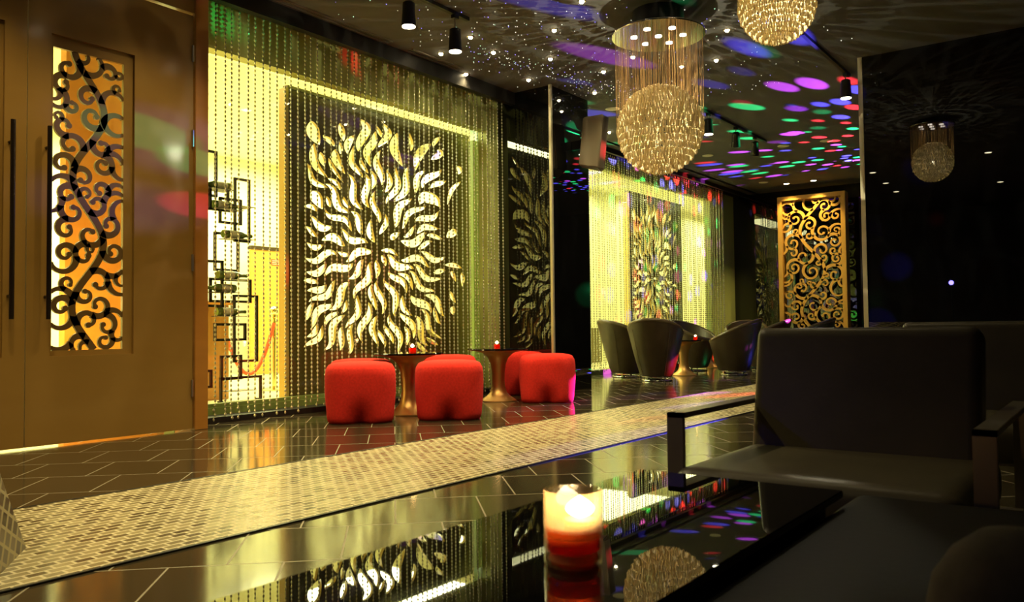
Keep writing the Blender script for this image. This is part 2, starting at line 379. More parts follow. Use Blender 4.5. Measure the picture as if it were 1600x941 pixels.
def fret_mesh(mb, ribs, th):
    """x/z outline ribbons, thickness th along y, origin at the lower left corner"""
    for pts, wd, blob in ribs:
        n = len(pts); vs = []; fs = []
        for i, (x, z) in enumerate(pts):
            a = pts[max(i - 1, 0)]; c = pts[min(i + 1, n - 1)]
            dx, dz = c[0] - a[0], c[1] - a[1]; L = math.hypot(dx, dz) or 1; nx, nz = -dz / L * wd[i], dx / L * wd[i]
            vs += [(x + nx, 0, z + nz), (x - nx, 0, z - nz), (x + nx, th, z + nz), (x - nx, th, z - nz)]
        cur0 = mb.cur
        for i in range(n - 1):
            b0, b1 = i * 4, i * 4 + 4
            fs.append((b0, b1, b1 + 1, b0 + 1)); fs.append((b0 + 2, b0 + 3, b1 + 3, b1 + 2))
            fs.append((b0, b0 + 2, b1 + 2, b1)); fs.append((b0 + 1, b1 + 1, b1 + 3, b0 + 3))
        mb.add(vs, fs)
        if blob:
            x, z = pts[-1]; r = wd[-1] * 1.75; k = 12
            vs = [(x + r * math.cos(2 * PI * q / k), y, z + r * math.sin(2 * PI * q / k)) for y in (-0.0004, th + 0.0004) for q in range(k)]
            fs = [tuple(range(k)), tuple(range(2 * k - 1, k - 1, -1))] + [(q, (q + 1) % k, k + (q + 1) % k, k + q) for q in range(k)]
            mb.add(vs, fs)
    return mb

# ------------------------------------------------------------------ entrance doors
def door_leaf(name, x0, x1, wx0, wx1, hx, hinge_x, seed):
    z0, z1, wz0, wz1 = 0.012, 3.0, 0.56, 2.595
    ya, yb = WY + 0.0, WY + 0.05
    d = MB(); d.box((x0, ya, z0), (wx0, yb, z1)); d.box((wx1, ya, z0), (x1, yb, z1)); d.box((wx0, ya, z0), (wx1, yb, wz0)); d.box((wx0, ya, wz1), (wx1, yb, z1))
    o = struct(d.build(name, 'door_wood'))
    fr = MB(); t = 0.045
    y0, y1 = ya + 0.022, yb - 0.002
    fr.box((wx0, y0, wz0), (wx0 + 0.02, y1, wz1)); fr.box((wx1 - 0.065, y0, wz0), (wx1, y1, wz1)); fr.box((wx0 + 0.02, y0, wz0), (wx1 - 0.065, y1, wz0 + 0.035)); fr.box((wx0 + 0.02, y0, wz1 - 0.075), (wx1 - 0.065, y1, wz1))
    fr.build('inner_frame', 'door_wood', o)
    ribs = fretwork(wx1 - wx0 - 0.085, wz1 - wz0 - 0.11, seed, 0.040, 0.088, 0.10, 0.85, tries=12000, gap=0.72)
    f = fret_mesh(MB(), ribs, 0.02).build('scrollwork_screen', 'fret_brown', o)
    f.location = (wx0 + 0.02, ya + 0.026, wz0 + 0.035); f['label'] = 'dark brown scrolling vine fretwork'
    MB().box((wx0, yb + 0.001, wz0), (wx1, yb + 0.005, wz1)).build('pane', 'window_glass', o)
    hd = MB(); hd.tube([(hx, ya - 0.05, 0.79), (hx, ya - 0.05, 1.99)], 0.014, 12)
    for z in (0.93, 1.86): hd.tube([(hx, ya, z), (hx, ya - 0.05, z)], 0.009, 8)
    hd.build('door_handle', 'dark_bronze', o, smooth=True)
    for z in (0.30, 1.20, 2.10, 2.72):
        q = MB(); q.tube([(hinge_x, ya - 0.008, z - 0.06), (hinge_x, ya - 0.008, z + 0.06)], 0.008, 8); q.build('hinge', 'brushed_steel', o, smooth=True)
    return o
door_leaf('door_1', 2.211, 3.325, 2.348, 2.888, 2.32, 3.318, 11)
door_leaf('door_2', 1.03, 2.205, 1.55, 2.08, 2.11, 1.04, 5)

# ------------------------------------------------------------------ flame-cut art panels
FLAME_LINES = ("""70 105,125 118,200 160,285|
35 295,140 310,200 322,262|
50 435,115 475,180 430,270 418,330|
40 390,222 350,280 345,345|
45 125,275 118,350 140,430 215,505|
35 165,335 180,385 195,430|
45 310,285 310,340 350,445|
45 265,315 270,380 330,480|
45 220,375 250,440 320,540|
80 375,300 400,390 365,480|
45 535,195 520,270 475,340 500,430|
55 590,145 620,220 560,290 550,335|
50 680,205 660,310 715,430|
60 605,320 630,410 575,490 570,545|
60 745,330 765,420 720,500|
50 905,280 850,320 815,380 800,460|
40 895,340 850,385 845,410|
55 920,305 965,340 905,385|
50 880,400 860,480 840,545|
40 945,410 910,480 870,560|
45 990,455 940,490 930,550|
60 1005,515 960,585 850,580|
60 830,680 860,635 930,655 970,700|
55 60,490 140,495 190,570 225,635|
62 105,595 140,640 180,715|
38 175,725 235,690 305,675|
40 240,495 240,550 235,610|
52 275,515 275,600 335,660 345,725|
50 345,505 360,580 370,650|
30 395,505 400,560 410,620|
50 410,630 395,700 370,755 400,795|
55 445,560 440,650 435,730 500,800|
42 470,580 500,650 510,750|
48 520,430 485,510 540,590 540,655|
55 535,550 590,620 570,700 565,765|
66 605,510 660,610 650,745|
50 455,410 460,450 420,520|
48 690,400 665,480 710,560 715,650|
52 815,515 770,560 740,650|
35 820,580 800,620 790,645|
52 800,680 710,710 680,770|
38 840,715 760,755 705,795|
48 885,690 860,770 760,840|
34 760,790 725,825 700,865|
52 930,745 880,820 790,900|
42 1010,790 965,768 930,792|
55 965,810 930,880 880,945|
40 1000,840 985,890 960,940|
45 165,755 255,730 310,785 355,810|
48 115,825 220,808 285,855 320,910|
42 60,760 85,830 130,880 230,875|
34 85,910 160,928 220,905 270,940|
58 325,850 400,835 430,900 440,960|
46 510,810 470,870 460,935|
52 545,745 560,820 540,890 530,960|
52 610,735 640,800 590,880 575,950|
40 620,895 670,855 715,892|
48 150,965 210,1005 290,1080|
42 200,915 250,955 295,980|
35 60,985 100,984 135,992|
68 125,1020 170,1085 255,1118|
42 245,1000 300,1008 310,1050|
60 310,942 390,955 440,1035 515,1028|
48 340,990 360,1045 410,1085|
50 285,1195 325,1125 400,1112 480,1090|
66 120,1310 150,1190 210,1150 268,1160|
62 165,1385 200,1270 260,1235 335,1228|
48 335,1260 365,1180 430,1190 500,1160|
42 205,1460 240,1400 290,1325 360,1280|
60 70,1395 100,1440 200,1425|
34 215,1420 235,1345 255,1295|
44 385,1240 400,1290 365,1335|
38 275,1400 330,1368 430,1335|
46 295,1475 340,1435 430,1385|
38 400,1225 450,1240 475,1300|
52 540,1110 545,1190 490,1290 510,1390|
52 565,1125 600,1190 550,1280 570,1340|
38 145,1492 190,1500 212,1530|
34 268,1472 252,1512 235,1542|
72 70,1650 110,1570 205,1552|
32 235,1592 252,1575 272,1562|
52 300,1592 340,1520 395,1472|
34 298,1642 330,1620 362,1625|
36 400,1540 440,1580 490,1635|
46 450,1450 475,1510 515,1585|
38 550,1440 560,1520 582,1600|
30 545,1358 535,1390 535,1430|
46 600,1350 590,1440 645,1560|
34 640,1305 640,1370 632,1412|
42 680,1294 690,1370 655,1440 665,1512|
50 715,1305 742,1380 712,1460 715,1520|
32 705,1530 725,1548 775,1572|
50 770,1440 820,1490 815,1560|
50 850,1432 890,1500 880,1590|
42 925,1560 955,1540 978,1570|
48 612,1032 640,960 720,935 770,912|
42 650,1005 740,995 810,972 835,925|
42 870,970 930,990 990,950 1005,905|
50 830,1000 875,1015 920,1090|
42 720,1040 762,1070 755,1130|
54 650,1085 690,1095 740,1150 800,1170|
46 800,1052 850,1080 900,1148 990,1170|
54 610,1130 650,1160 690,1215 775,1255|
44 810,1140 850,1190 930,1195|
36 760,1215 820,1245 880,1262 945,1252|
42 600,1290 635,1235 660,1285|
52 755,1275 790,1330 905,1342|
46 940,1215 980,1270 1005,1350|
42 900,1300 930,1320 960,1382|
52 770,1392 830,1412 890,1385 940,1450|
42 950,1395 980,1430 1018,1412|
42 925,1108 970,1135 1015,1135|
24 1000,1088 1060,1090 1112,1110|
22 1040,1130 1052,1150 1072,1200|
22 1110,1140 1118,1180 1115,1232|
22 1035,1265 1045,1300 1070,1342|
28 1060,1365 1050,1390 1060,1425|
36 1075,430 1098,455 1085,490|
22 1105,530 1045,590 1015,685|
46 690,920 650,905 700,870|
44 1010,905 1050,870 1052,845""").replace('\n', '')
def crom(P, n):
    P = [(2 * P[0][0] - P[1][0], 2 * P[0][1] - P[1][1])] + P + [(2 * P[-1][0] - P[-2][0], 2 * P[-1][1] - P[-2][1])]; out = []
    for i in range(1, len(P) - 2):
        for k in range(n):
            t = k / n; p0, p1, p2, p3 = P[i - 1:i + 3]
            out.append(tuple(0.5 * ((2 * p1[c]) + (-p0[c] + p2[c]) * t + (2 * p0[c] - 5 * p1[c] + 4 * p2[c] - p3[c]) * t * t + (-p0[c] + 3 * p1[c] - 3 * p2[c] + p3[c]) * t ** 3) for c in (0, 1)))
    return out + [P[-2]]
def crosses(P):
    n = len(P); A = np.array(P); B = np.roll(A, -1, 0)
    def side(a, b, c): return (b[..., 0] - a[..., 0]) * (c[..., 1] - a[..., 1]) - (b[..., 1] - a[..., 1]) * (c[..., 0] - a[..., 0])
    a, b, c, d = A[:, None], B[:, None], A[None], B[None]
    X = (side(a, b, c) * side(a, b, d) < 0) & (side(c, d, a) * side(c, d, b) < 0)
    return bool(X.any())
def flame_outlines():
    """closed flame outlines, drawn in a 1200 x 1680 frame (y down)"""
    out = []; mask = np.zeros((640, 900), bool); rnd = random.Random(2)
    jobs = []
    for s in FLAME_LINES.split('|'):
        w, *q = s.split(); jobs.append((float(w), [tuple(map(float, a.split(','))) for a in q], True))
    keep = [0, 1, 2, 3, 4, 5, 7, 8, 10, 11, 12, 15, 17, 22, 24] + list(range(len(jobs) - 9, len(jobs)))
    jobs = [jobs[k] for k in keep]
    def flow(u, v, off):                      # one shared wavy field, so neighbouring flames nest
        a = 23 * math.sin(u / 33 + 2.6 * math.sin(v * 1.5 + 0.4) + 0.8) * min(1, u / 150)
        q = u * math.cos(v) * 1.0 - math.sin(v) * (a + off), u * math.sin(v) * 1.28 + math.cos(v) * (a + off)
        return 545 + q[0], 985 + q[1]
    NC = 13000
    for k in range(NC):
        fr = k / NC; v = rnd.uniform(0, 2 * PI); u = 880 * math.sqrt(rnd.random()) + 25; L = rnd.uniform(150, 235) * (1 - 0.66 * fr ** 1.3)
        W = rnd.uniform(32, 46) * (1 - 0.42 * fr)
        P = [flow(u + L * t / 8, v, 0) for t in range(9)]
        rag = 26 * math.sin(9 * v) + 14 * math.sin(23 * v)
        if any(not (58 - rag * .3 < x < 1005 + rag and 150 + rag + 0.00045 * (x - 520) ** 2 < y < 1670 - rag) for x, y in P): continue
        jobs.append((W, P, False))
    for w, q, traced in jobs:
        P0 = crom(q, 9 if traced else 4)
        for sc_, ta, tb in (((1, 0, 0), (.85, 0, 0), (.8, .12, 0), (.8, 0, .12), (.65, 0, 0), (.7, .25, 0), (.7, 0, .25), (.5, 0, 0), (.6, .2, .2), (.4, 0, 0), (.5, .4, 0), (.5, 0, .4)) if traced else ((1, 0, 0),)):
            m_ = len(P0); P = P0[int(m_ * ta):m_ - int(m_ * tb)]; n = len(P) - 1; L, Rr = [], []
            for i, (x, y) in enumerate(P):
                a = P[max(i - 1, 0)]; c = P[min(i + 1, n)]; dx, dy = c[0] - a[0], c[1] - a[1]; d = math.hypot(dx, dy) or 1
                t = i / n; h = w * 1.22 * sc_ / 2 * (math.sin(PI * t ** 0.9) ** 0.82 if 0 < t < 1 else 0) + 0.6
                L.append((x - dy / d * h, y + dx / d * h)); Rr.append((x + dy / d * h, y - dx / d * h))
            def cells(g):
                c = set()
                for (a, b), (a2, b2) in zip(zip(L, Rr), zip(L[1:] + L[-1:], Rr[1:] + Rr[-1:])):
                    for e in (0, .33, .67):
                        ax, ay = a[0] + (a2[0] - a[0]) * e, a[1] + (a2[1] - a[1]) * e; bx, by = b[0] + (b2[0] - b[0]) * e, b[1] + (b2[1] - b[1]) * e
                        d = math.hypot(ax - bx, ay - by); k = int((d + 2 * g) / 1.5) + 2
                        for j in range(k + 1):
                            f = (j / k) * (1 + 2 * g / d) - g / d; c.add((int((ax + (bx - ax) * f) / 2), int((ay + (by - ay) * f) / 2)))
                return c
            if crosses(L + Rr[::-1]): continue
            if not any(mask[i, j] for i, j in cells(3 if traced else 4.5)):
                for i, j in cells(1): mask[i, j] = True
                out.append(L + Rr[::-1]); break
    return out
OUTL = flame_outlines()
def art_panel(name, label, X0, X1, Z0, Z1, Y, mapf, th=0.035):
    t = thing(name, label, 'art panel', ((X0 + X1) / 2, Y, 0))
    cu = bpy.data.curves.new('tmp', 'CURVE'); cu.dimensions = '2D'; cu.fill_mode = 'BOTH'; cu.extrude = th / 2
    polys = [[(X0, Z0), (X1, Z0), (X1, Z1), (X0, Z1)]] + [[mapf(x, y) for x, y in p] for p in OUTL]
    for p in polys:
        s = cu.splines.new('POLY'); s.points.add(len(p) - 1); s.use_cyclic_u = True
        for q, (x, z) in zip(s.points, p): q.co = (x - (X0 + X1) / 2, z, 0, 1)
    co = bpy.data.objects.new('tmp', cu); col.objects.link(co)
    bpy.context.view_layer.update()
    me = bpy.data.meshes.new_from_object(co.evaluated_get(bpy.context.evaluated_depsgraph_get()))
    bpy.data.objects.remove(co)
    me.materials.clear(); me.materials.append(MATS['art_panel']); me.materials.append(MATS['art_edge'])
    me.transform(Matrix.Rotation(PI / 2, 4, 'X'))
    for pl in me.polygons: pl.material_index = 0 if abs(pl.normal.y) > 0.7 else 1
    o = bpy.data.objects.new('flame_cut_sheet', me); col.objects.link(o); o.parent = t
    e = MB(); xa, xb = X0 - (X0 + X1) / 2, X1 - (X0 + X1) / 2
    e.box((xa - 0.03, -0.04, Z0), (xa, 0.06, Z1)); e.build('edge_frame', 'art_edge', t)
    e = MB(); e.box((xa, -0.03, Z1), (xb, 0.04, Z1 + 0.03)); e.build('top_rail', 'art_panel', t)
    return t
def on_panel(x, y, Y=6.02):
    d = fwd * F_PX + r2 * (460 + x / 4.28 - 800) - u2 * (160 + y / 4.28 - 470.5); t = Y / d.y
    return d.x * t, EYE.z + d.z * t
def on_far_panel(x, y):
    X, Z = on_panel(x, y); return 12.42 + (X - 4.78) * 0.80, 0.02 + Z * 1.03
art_panel('flame_art_panel', 'large dark olive panel cut with a sunburst of pale flames behind the near bead curtain', 4.66, 7.22, 0.0, 2.90, 6.02, on_panel)
art_panel('flame_art_panel', 'flame cut panel dotted with coloured light behind the far bead curtain', 12.35, 14.45, 0.0, 3.02, 6.75, on_far_panel)
tag(MB().box((7.30, 6.0, 0), (7.52, 6.12, 2.9)).build('frosted_panel', 'green_jamb', bevel=0.004), 'narrow tall green panel at the right end of the near window', 'panel')
# things in the lobby
tag(MB().box((9.25, 8.55, 0), (14.5, 8.88, 0.70)).build('low_cabinet', 'dark_cabinet', bevel=0.01), 'long low brown cabinet against the bright lobby wall behind the near flame panel', 'cabinet')
for x, lb in ((5.72, 'dark teal square column in the lobby nearer the entrance'), (8.62, 'dark teal square column in the lobby nearer the dark pillar')):
    c = MB(); c.box((x, 7.0, 0), (x + 0.14, 7.14, 3.62)); c.box((x - 0.02, 6.98, 0), (x + 0.16, 7.16, 0.1)); 
    if x > 6: tag(c.build('lobby_column', 'teal_column', bevel=0.006), lb, 'column')
# wood door with red notice
ld = thing('lobby_door', 'orange wooden lobby door with a small red notice', 'door', (8.5, 11.3, 0))
a = MB(); a.box((-0.45, 0, 0.0), (0.6, 0.05, 2.04)); a.build('door_leaf', 'orange_wood', ld, bevel=0.004)
a = MB(); a.box((-0.45, -0.02, 2.04), (0.6, 0.05, 2.10)); a.build('door_head', 'dark_bronze', ld)
# bold small notice
sg = MB(); sg.box((-0.05, -0.012, 1.80), (0.12, 0, 1.90)); sgn = sg.build('notice', 'red_sign', ld)
b_ = MB()
for k in range(3): b_.box((-0.04, -0.014, 1.816 + 0.028 * k), (0.11, -0.012, 1.823 + 0.028 * k))
b_.build('notice_text', 'white_paint', sgn)
ct = thing('reception_counter', 'brown wooden reception counter behind the open metal bottle rack', 'counter', (4.9, 7.5, 0))
a = MB(); a.box((-0.9, 0, 0), (0.18, 0.5, 0.98)); a.build('counter_body', 'counter_wood', ct, bevel=0.006)
a = MB(); a.box((-0.93, -0.03, 0.98), (0.21, 0.53, 1.02)); a.build('counter_top', 'orange_wood', ct, bevel=0.006)
# stanchion with rope
st = thing('rope_stanchion', 'brass rope stanchion with ball top in the lobby', 'stanchion', (6.11, 8.12, 0))
MB().lathe([(0.15, 0), (0.15, 0.015), (0.05, 0.04), (0.03, 0.05)], 24).build('stanchion_base', 'brass', st, smooth=True)
MB().lathe([(0.028, 0.05), (0.028, 0.86), (0.036, 0.865), (0.036, 0.9)], 16).build('post', 'brass', st, smooth=True)
MB().lathe([(0.002, 0.89)] + [(0.055 * math.sin(PI * k / 10), 0.945 - 0.055 * math.cos(PI * k / 10)) for k in range(1, 10)] + [(0.002, 1.0)], 18).build('ball_finial', 'brass', st, smooth='all')
pts = []
for k in range(21):
    t = k / 20; pts.append((6.11 - 0.03 + (-0.62) * t, 8.08 + 0.1 * t, 0.80 - 0.62 * 4 * t * (1 - t) * 0.95))
tag(MB().tube(pts, 0.022, 8).build('barrier_rope', 'rope_red', smooth=True), 'red velvet barrier rope sagging from the brass stanchion', 'rope')

# open metal rack of rectangles with lying bottles
def rect(mb, x0, z0, x1, z1, y, d=0.16, b=0.011):
    for yy in (y,):
        mb.box((x0 - b, yy - b, z0 - b), (x1 + b, yy + b, z0 + b)); mb.box((x0 - b, yy - b, z1 - b), (x1 + b, yy + b, z1 + b))
        mb.box((x0 - b, yy - b, z0), (x0 + b, yy + b, z1)); mb.box((x1 - b, yy - b, z0), (x1 + b, yy + b, z1))
def prX(px, Y=6.3):
    d = fwd * F_PX + r2 * (px - 800); return d.x * Y / d.y
rk = thing('bottle_rack', 'open black metal rack of overlapping rectangles behind the bead curtain beside the doors', 'rack', (4.0, 6.3, 0))
RECTS = [(313, 236, 337, 305), (305, 322, 326, 374), (328, 293, 356, 328), (349, 311, 381, 348), (367, 281, 389, 377), (341, 365, 377, 422), (305, 408, 347, 478),
         (334, 437, 396, 471), (366, 463, 401, 564), (341, 507, 388, 531), (346, 557, 376, 592), (325, 580, 335, 605), (345, 590, 407, 628)]
def prZ(py, px, Y=6.3):
    d = fwd * F_PX + r2 * (px - 800) - u2 * (py - 470.5); return EYE.z + d.z * Y / d.y
for i, (a0, b0, a1, b1) in enumerate(RECTS):
    q = MB(); xm = (a0 + a1) / 2; off = 0.05 if i % 2 else 0.0
    z1, z0 = prZ(b0, xm), prZ(b1, xm); x0, x1 = prX(a0), prX(a1)
    rect(q, x0 - 4.0, max(z0, 0.011), x1 - 4.0, z1, off)
    if i == len(RECTS) - 1:
        q.box((x0 - 4.0, -0.011, 0), (x0 - 4.0 + 0.02, 0.05, z0 + 0.02)); q.box((x1 - 4.02, -0.011, 0), (x1 - 4.0, 0.05, z0 + 0.02))
    q.build('rack_frame', 'black_metal', rk)
SHELF = [(352, 328, 0), (370, 323, 0), (370, 374, 0), (345, 457, 0), (362, 437, 0), (338, 296, 0), (360, 494, 0), (372, 610, 0)]
for i, (px_, py_, _) in enumerate(SHELF):
    x = prX(px_); z = prZ(py_, px_) 
    MB().box((x - 4.0 - 0.13, -0.09, z - 0.004), (x - 4.0 + 0.13, 0.09, z)).build('rack_shelf', 'black_metal', rk)
bp0 = None
LB = ['lowest lying', 'green', 'green']
bl = [('wine bottle lying on the second rack shelf, left of the tall narrow rectangle', 0), ('wine bottle lying at the foot of the tall narrow rack rectangle', 2), ('wine bottle lying below the rack half height beside the counter top', 3), ('wine bottle lying on the shelf right of the stacked rectangles', 4), ('wine bottle lying on the topmost small rack shelf', 5), ('wine bottle lying on the shelf in front of the wooden counter', 6)]
for lb, i in bl:
    px_, py_, _ = SHELF[i]
    if bp0 is None:
        bp0 = thing('wine_bottle', lb, 'bottle')
        M = Matrix.Rotation(PI / 2, 4, 'Y')
        MB().lathe([(0.034, -0.14), (0.037, -0.13), (0.037, 0.04), (0.016, 0.09), (0.014, 0.14), (0.016, 0.145), (0.016, 0.155)], 14, M).build('glass_body', 'bottle_green', bp0, smooth=True)
        MB().lathe([(0.0375, -0.09), (0.0375, 0.01)], 14, M, cap=False).build('bottle_label', 'white_paint', bp0, smooth=True)
        bq = bp0
    else:
        bq = copy_tree(bp0); bq['label'] = lb
    bq['group'] = 'wine bottles lying on the rack'
    bq.location = (prX(px_), 6.3, prZ(py_, px_) + 0.038); bq.rotation_euler = (0, 0, PI if i % 2 else 0)

# ------------------------------------------------------------------ bead curtains
def bead_curtain(name, label, x0, x1, y, z0, z1, step, seed, pitch=0.036, rad=0.0078):
    rnd = random.Random(seed); n = 6
    nb = int((z1 - z0) / pitch); prof = [(0.0016, 0.0), (rad, 0.009), (rad, 0.019), (0.0016, 0.028), (0.0016, pitch)]
    ang = np.arange(n) * 2 * PI / n; V = []; Fq = []
    ring = np.concatenate([np.stack([r * np.cos(ang), r * np.sin(ang), np.full(n, z)], 1) for r, z in prof])
    fb = np.array([(i * n + k, i * n + (k + 1) % n, (i + 1) * n + (k + 1) % n, (i + 1) * n + k) for i in range(len(prof) - 1) for k in range(n)])
    ns = int((x1 - x0) / step) + 1; base = 0
    for s in range(ns):
        x = x0 + s * step + rnd.uniform(-0.006, 0.006); yy = y + rnd.uniform(-0.012, 0.012)
        drop = rnd.randint(0, 2)
        sway = rnd.uniform(-0.008, 0.008); tw = rnd.uniform(0, 1)
        for b_ in range(-drop + 1, nb):
            q = ring.copy()
            q[:, :2] *= 1.0 + 0.25 * ((b_ * 7 + s) % 3 == 0)
            zz = z0 + b_ * pitch; f_ = (z1 - zz) / (z1 - z0)
            q[:, 0] += x + sway * f_; q[:, 1] += yy; q[:, 2] += zz
            if f_ > 0.985 and rnd.random() < 0.35: q[:, 0] += 0.012 * rnd.choice((-1, 1))
            V.append(q); Fq.append(fb + base); base += len(ring)
    V = np.concatenate(V); Fq = np.concatenate(Fq)
    me = bpy.data.meshes.new(name)
    me.vertices.add(len(V)); me.vertices.foreach_set('co', V.astype(np.float32).ravel())
    me.loops.add(Fq.size); me.loops.foreach_set('vertex_index', Fq.astype(np.int32).ravel())
    me.polygons.add(len(Fq)); me.polygons.foreach_set('loop_start', np.arange(0, Fq.size, 4, dtype=np.int32))
    me.update(calc_edges=True); me.validate(); me.materials.append(MATS['crystal_bead'])
    o = bpy.data.objects.new(name, me); col.objects.link(o)
    return tag(o, label, 'bead curtain', kind='stuff')
bead_curtain('bead_curtain', 'long curtain of crystal bead strings hanging before the near flame panel', 3.50, 7.33, 5.55, 0.055, 3.30, 0.071, 1)
bead_curtain('bead_curtain', 'dense curtain of crystal bead strings hanging behind the tub chairs', 8.4, 15.2, 6.18, 0.10, 3.35, 0.071, 2)

# linear air slots in the ceiling beside the curtain rail
for (xa, xb, lb) in ((3.55, 5.35, 'long linear air slot in the ceiling nearest the doors'), (5.62, 6.35, 'shorter linear air slot in the ceiling farther from the doors')):
    a = MB(); a.box((xa, 5.34, H - 0.012), (xb, 5.352, H)); a.box((xa, 5.40, H - 0.012), (xb, 5.412, H)); a.box((xa, 5.37, H - 0.008), (xb, 5.376, H))
    tag(a.build('air_slot', 'brushed_steel'), lb, 'air vent')

# ------------------------------------------------------------------ poufs
def pouf_mesh():
    n, hgt = 96, 0.455; rows = []
    prof = [(0.93, 0.0), (0.985, 0.02), (1.0, 0.05), (1.0, 0.09), (1.0, 0.13), (1.0, 0.18), (1.0, 0.24), (1.0, 0.30), (0.995, 0.36), (0.97, 0.405), (0.90, 0.435), (0.76, 0.450), (0.5, 0.458), (0.2, 0.46)]
    vs = []; fs = []
    for s, z in prof:
        k = min(1, max(0, (0.44 - z) / 0.12)); 
        for i in range(n):
            a = 2 * PI * i / n
            notch = (0.05 + 0.40 * max(0, 1 - z / 0.22) ** 1.6) * (max(0, math.cos(4 * a) * 0.5 + 0.5) ** 2.2)
            r = 0.278 * (1 - notch * (s ** 2)) * s * (1 + 0.06 * abs(math.sin(2 * a)))
            vs.append((r * math.cos(a), r * math.sin(a), z))
    for j in range(len(prof) - 1):
        for i in range(n): i2 = (i + 1) % n; fs.append((j * n + i, j * n + i2, (j + 1) * n + i2, (j + 1) * n + i))
    fs.append(tuple(reversed(range(n)))); fs.append(tuple((len(prof) - 1) * n + i for i in range(n)))
    return vs, fs
vs, fs = pouf_mesh()
POUFS = [((4.39, 4.76), 'red upholstered pouf nearest the doors, in front of the nearer gold pedestal table', 47),
         ((4.92, 4.31), 'red pouf in the middle of the front row between the two gold pedestal tables', 41),
         ((6.52, 4.46), 'red pouf at the right washed with magenta light, beside the farther pedestal table', 34),
         ((4.84, 5.24), 'red pouf half hidden behind the pouf nearest the doors', 47),
         ((5.93, 5.20), 'red pouf peeking out behind the middle front pouf', 41),
         ((7.08, 5.20), 'red pouf in the corner behind the magenta-lit pouf', 34)]
p0 = None
for (x, y), lb, rz in POUFS:
    if p0 is None:
        p0 = MB().add(vs, fs).build('pouf', 'red_fabric', smooth='all'); q = p0
    else: q = p0.copy(); col.objects.link(q)
    q.location = (x, y, 0); q.rotation_euler = (0, 0, R(rz)); tag(q, lb, 'pouf', 'red poufs by the bead curtain')

# ------------------------------------------------------------------ pedestal tables and votive candles
def pedestal(lb, x, y, src=None):
    if src is None:
        t = thing('pedestal_table', lb, 'table', (x, y, 0))
        MB().lathe([(0.175, 0), (0.175, 0.008), (0.155, 0.022), (0.12, 0.045), (0.085, 0.08), (0.066, 0.14), (0.062, 0.2), (0.064, 0.28), (0.075, 0.36), (0.10, 0.42), (0.15, 0.465), (0.23, 0.488), (0.285, 0.494)], 48).build('pedestal', 'gold_metal', t, smooth=True)
        MB().lathe([(0.288, 0.494), (0.292, 0.498), (0.292, 0.506), (0.288, 0.510)], 64).build('table_top', 'black_glass', t, smooth=True)
    else:
        t = copy_tree(src); t.location = (x, y, 0); t['label'] = lb
    t['group'] = 'gold pedestal tables'
    return t
T = pedestal('gold flared pedestal table with black glass top nearest the doors', 4.95, 4.78)
pedestal('gold flared pedestal table with black glass top between the middle and magenta-lit poufs', 6.33, 4.91, T)
pedestal('gold pedestal table in the middle of the dark tub chairs', 11.0, 5.12, T)
pedestal('farthest gold pedestal table, behind the tub chairs near the gold screen', 13.3, 5.72, T)
def votive(lb, x, y, z, src=None):
    if src is None:
        t = thing('votive_candle', lb, 'candle', (x, y, z))
        g = MB(); g.lathe([(0.030, 0.0), (0.034, 0.004), (0.034, 0.075)], 24, cap=False); g.lathe([(0.029, 0.006), (0.030, 0.075)], 24, cap=False); g.build('glass_cup', 'clear_glass', t, smooth=True)
        MB().lathe([(0.028, 0.001), (0.031, 0.006), (0.031, 0.040)], 24).build('red_wax', 'red_liquid', t, smooth=True)
        MB().lathe([(0.001, 0.041)] + [(0.016 * math.sin(PI * (k / 8) ** 1.3), 0.041 + 0.03 * k / 8) for k in range(1, 8)] + [(0.001, 0.072)], 12).build('flame', 'flame', [c for c in t.children if c.name.startswith('red_wax')][0], smooth='all')
        l = lamp('POINT', 'candle_light', (0, 0, 0.085), 0.6, (1, 0.55, 0.2), shadow_soft_size=0.015); l.parent = t
    else:
        t = copy_tree(src); t.location = (x, y, z); t['label'] = lb
    t['group'] = 'candles in red glass on the pedestal tables'
    return t
V0 = votive('lit candle in a red glass on the pedestal table nearest the doors', 4.95, 4.74, 0.5105)
votive('lit candle in a red glass on the second pedestal table, before the dark pillar', 6.30, 4.90, 0.5105, V0)
votive('lit candle in a red glass on the table among the tub chairs', 11.25, 5.05, 0.5105, V0)

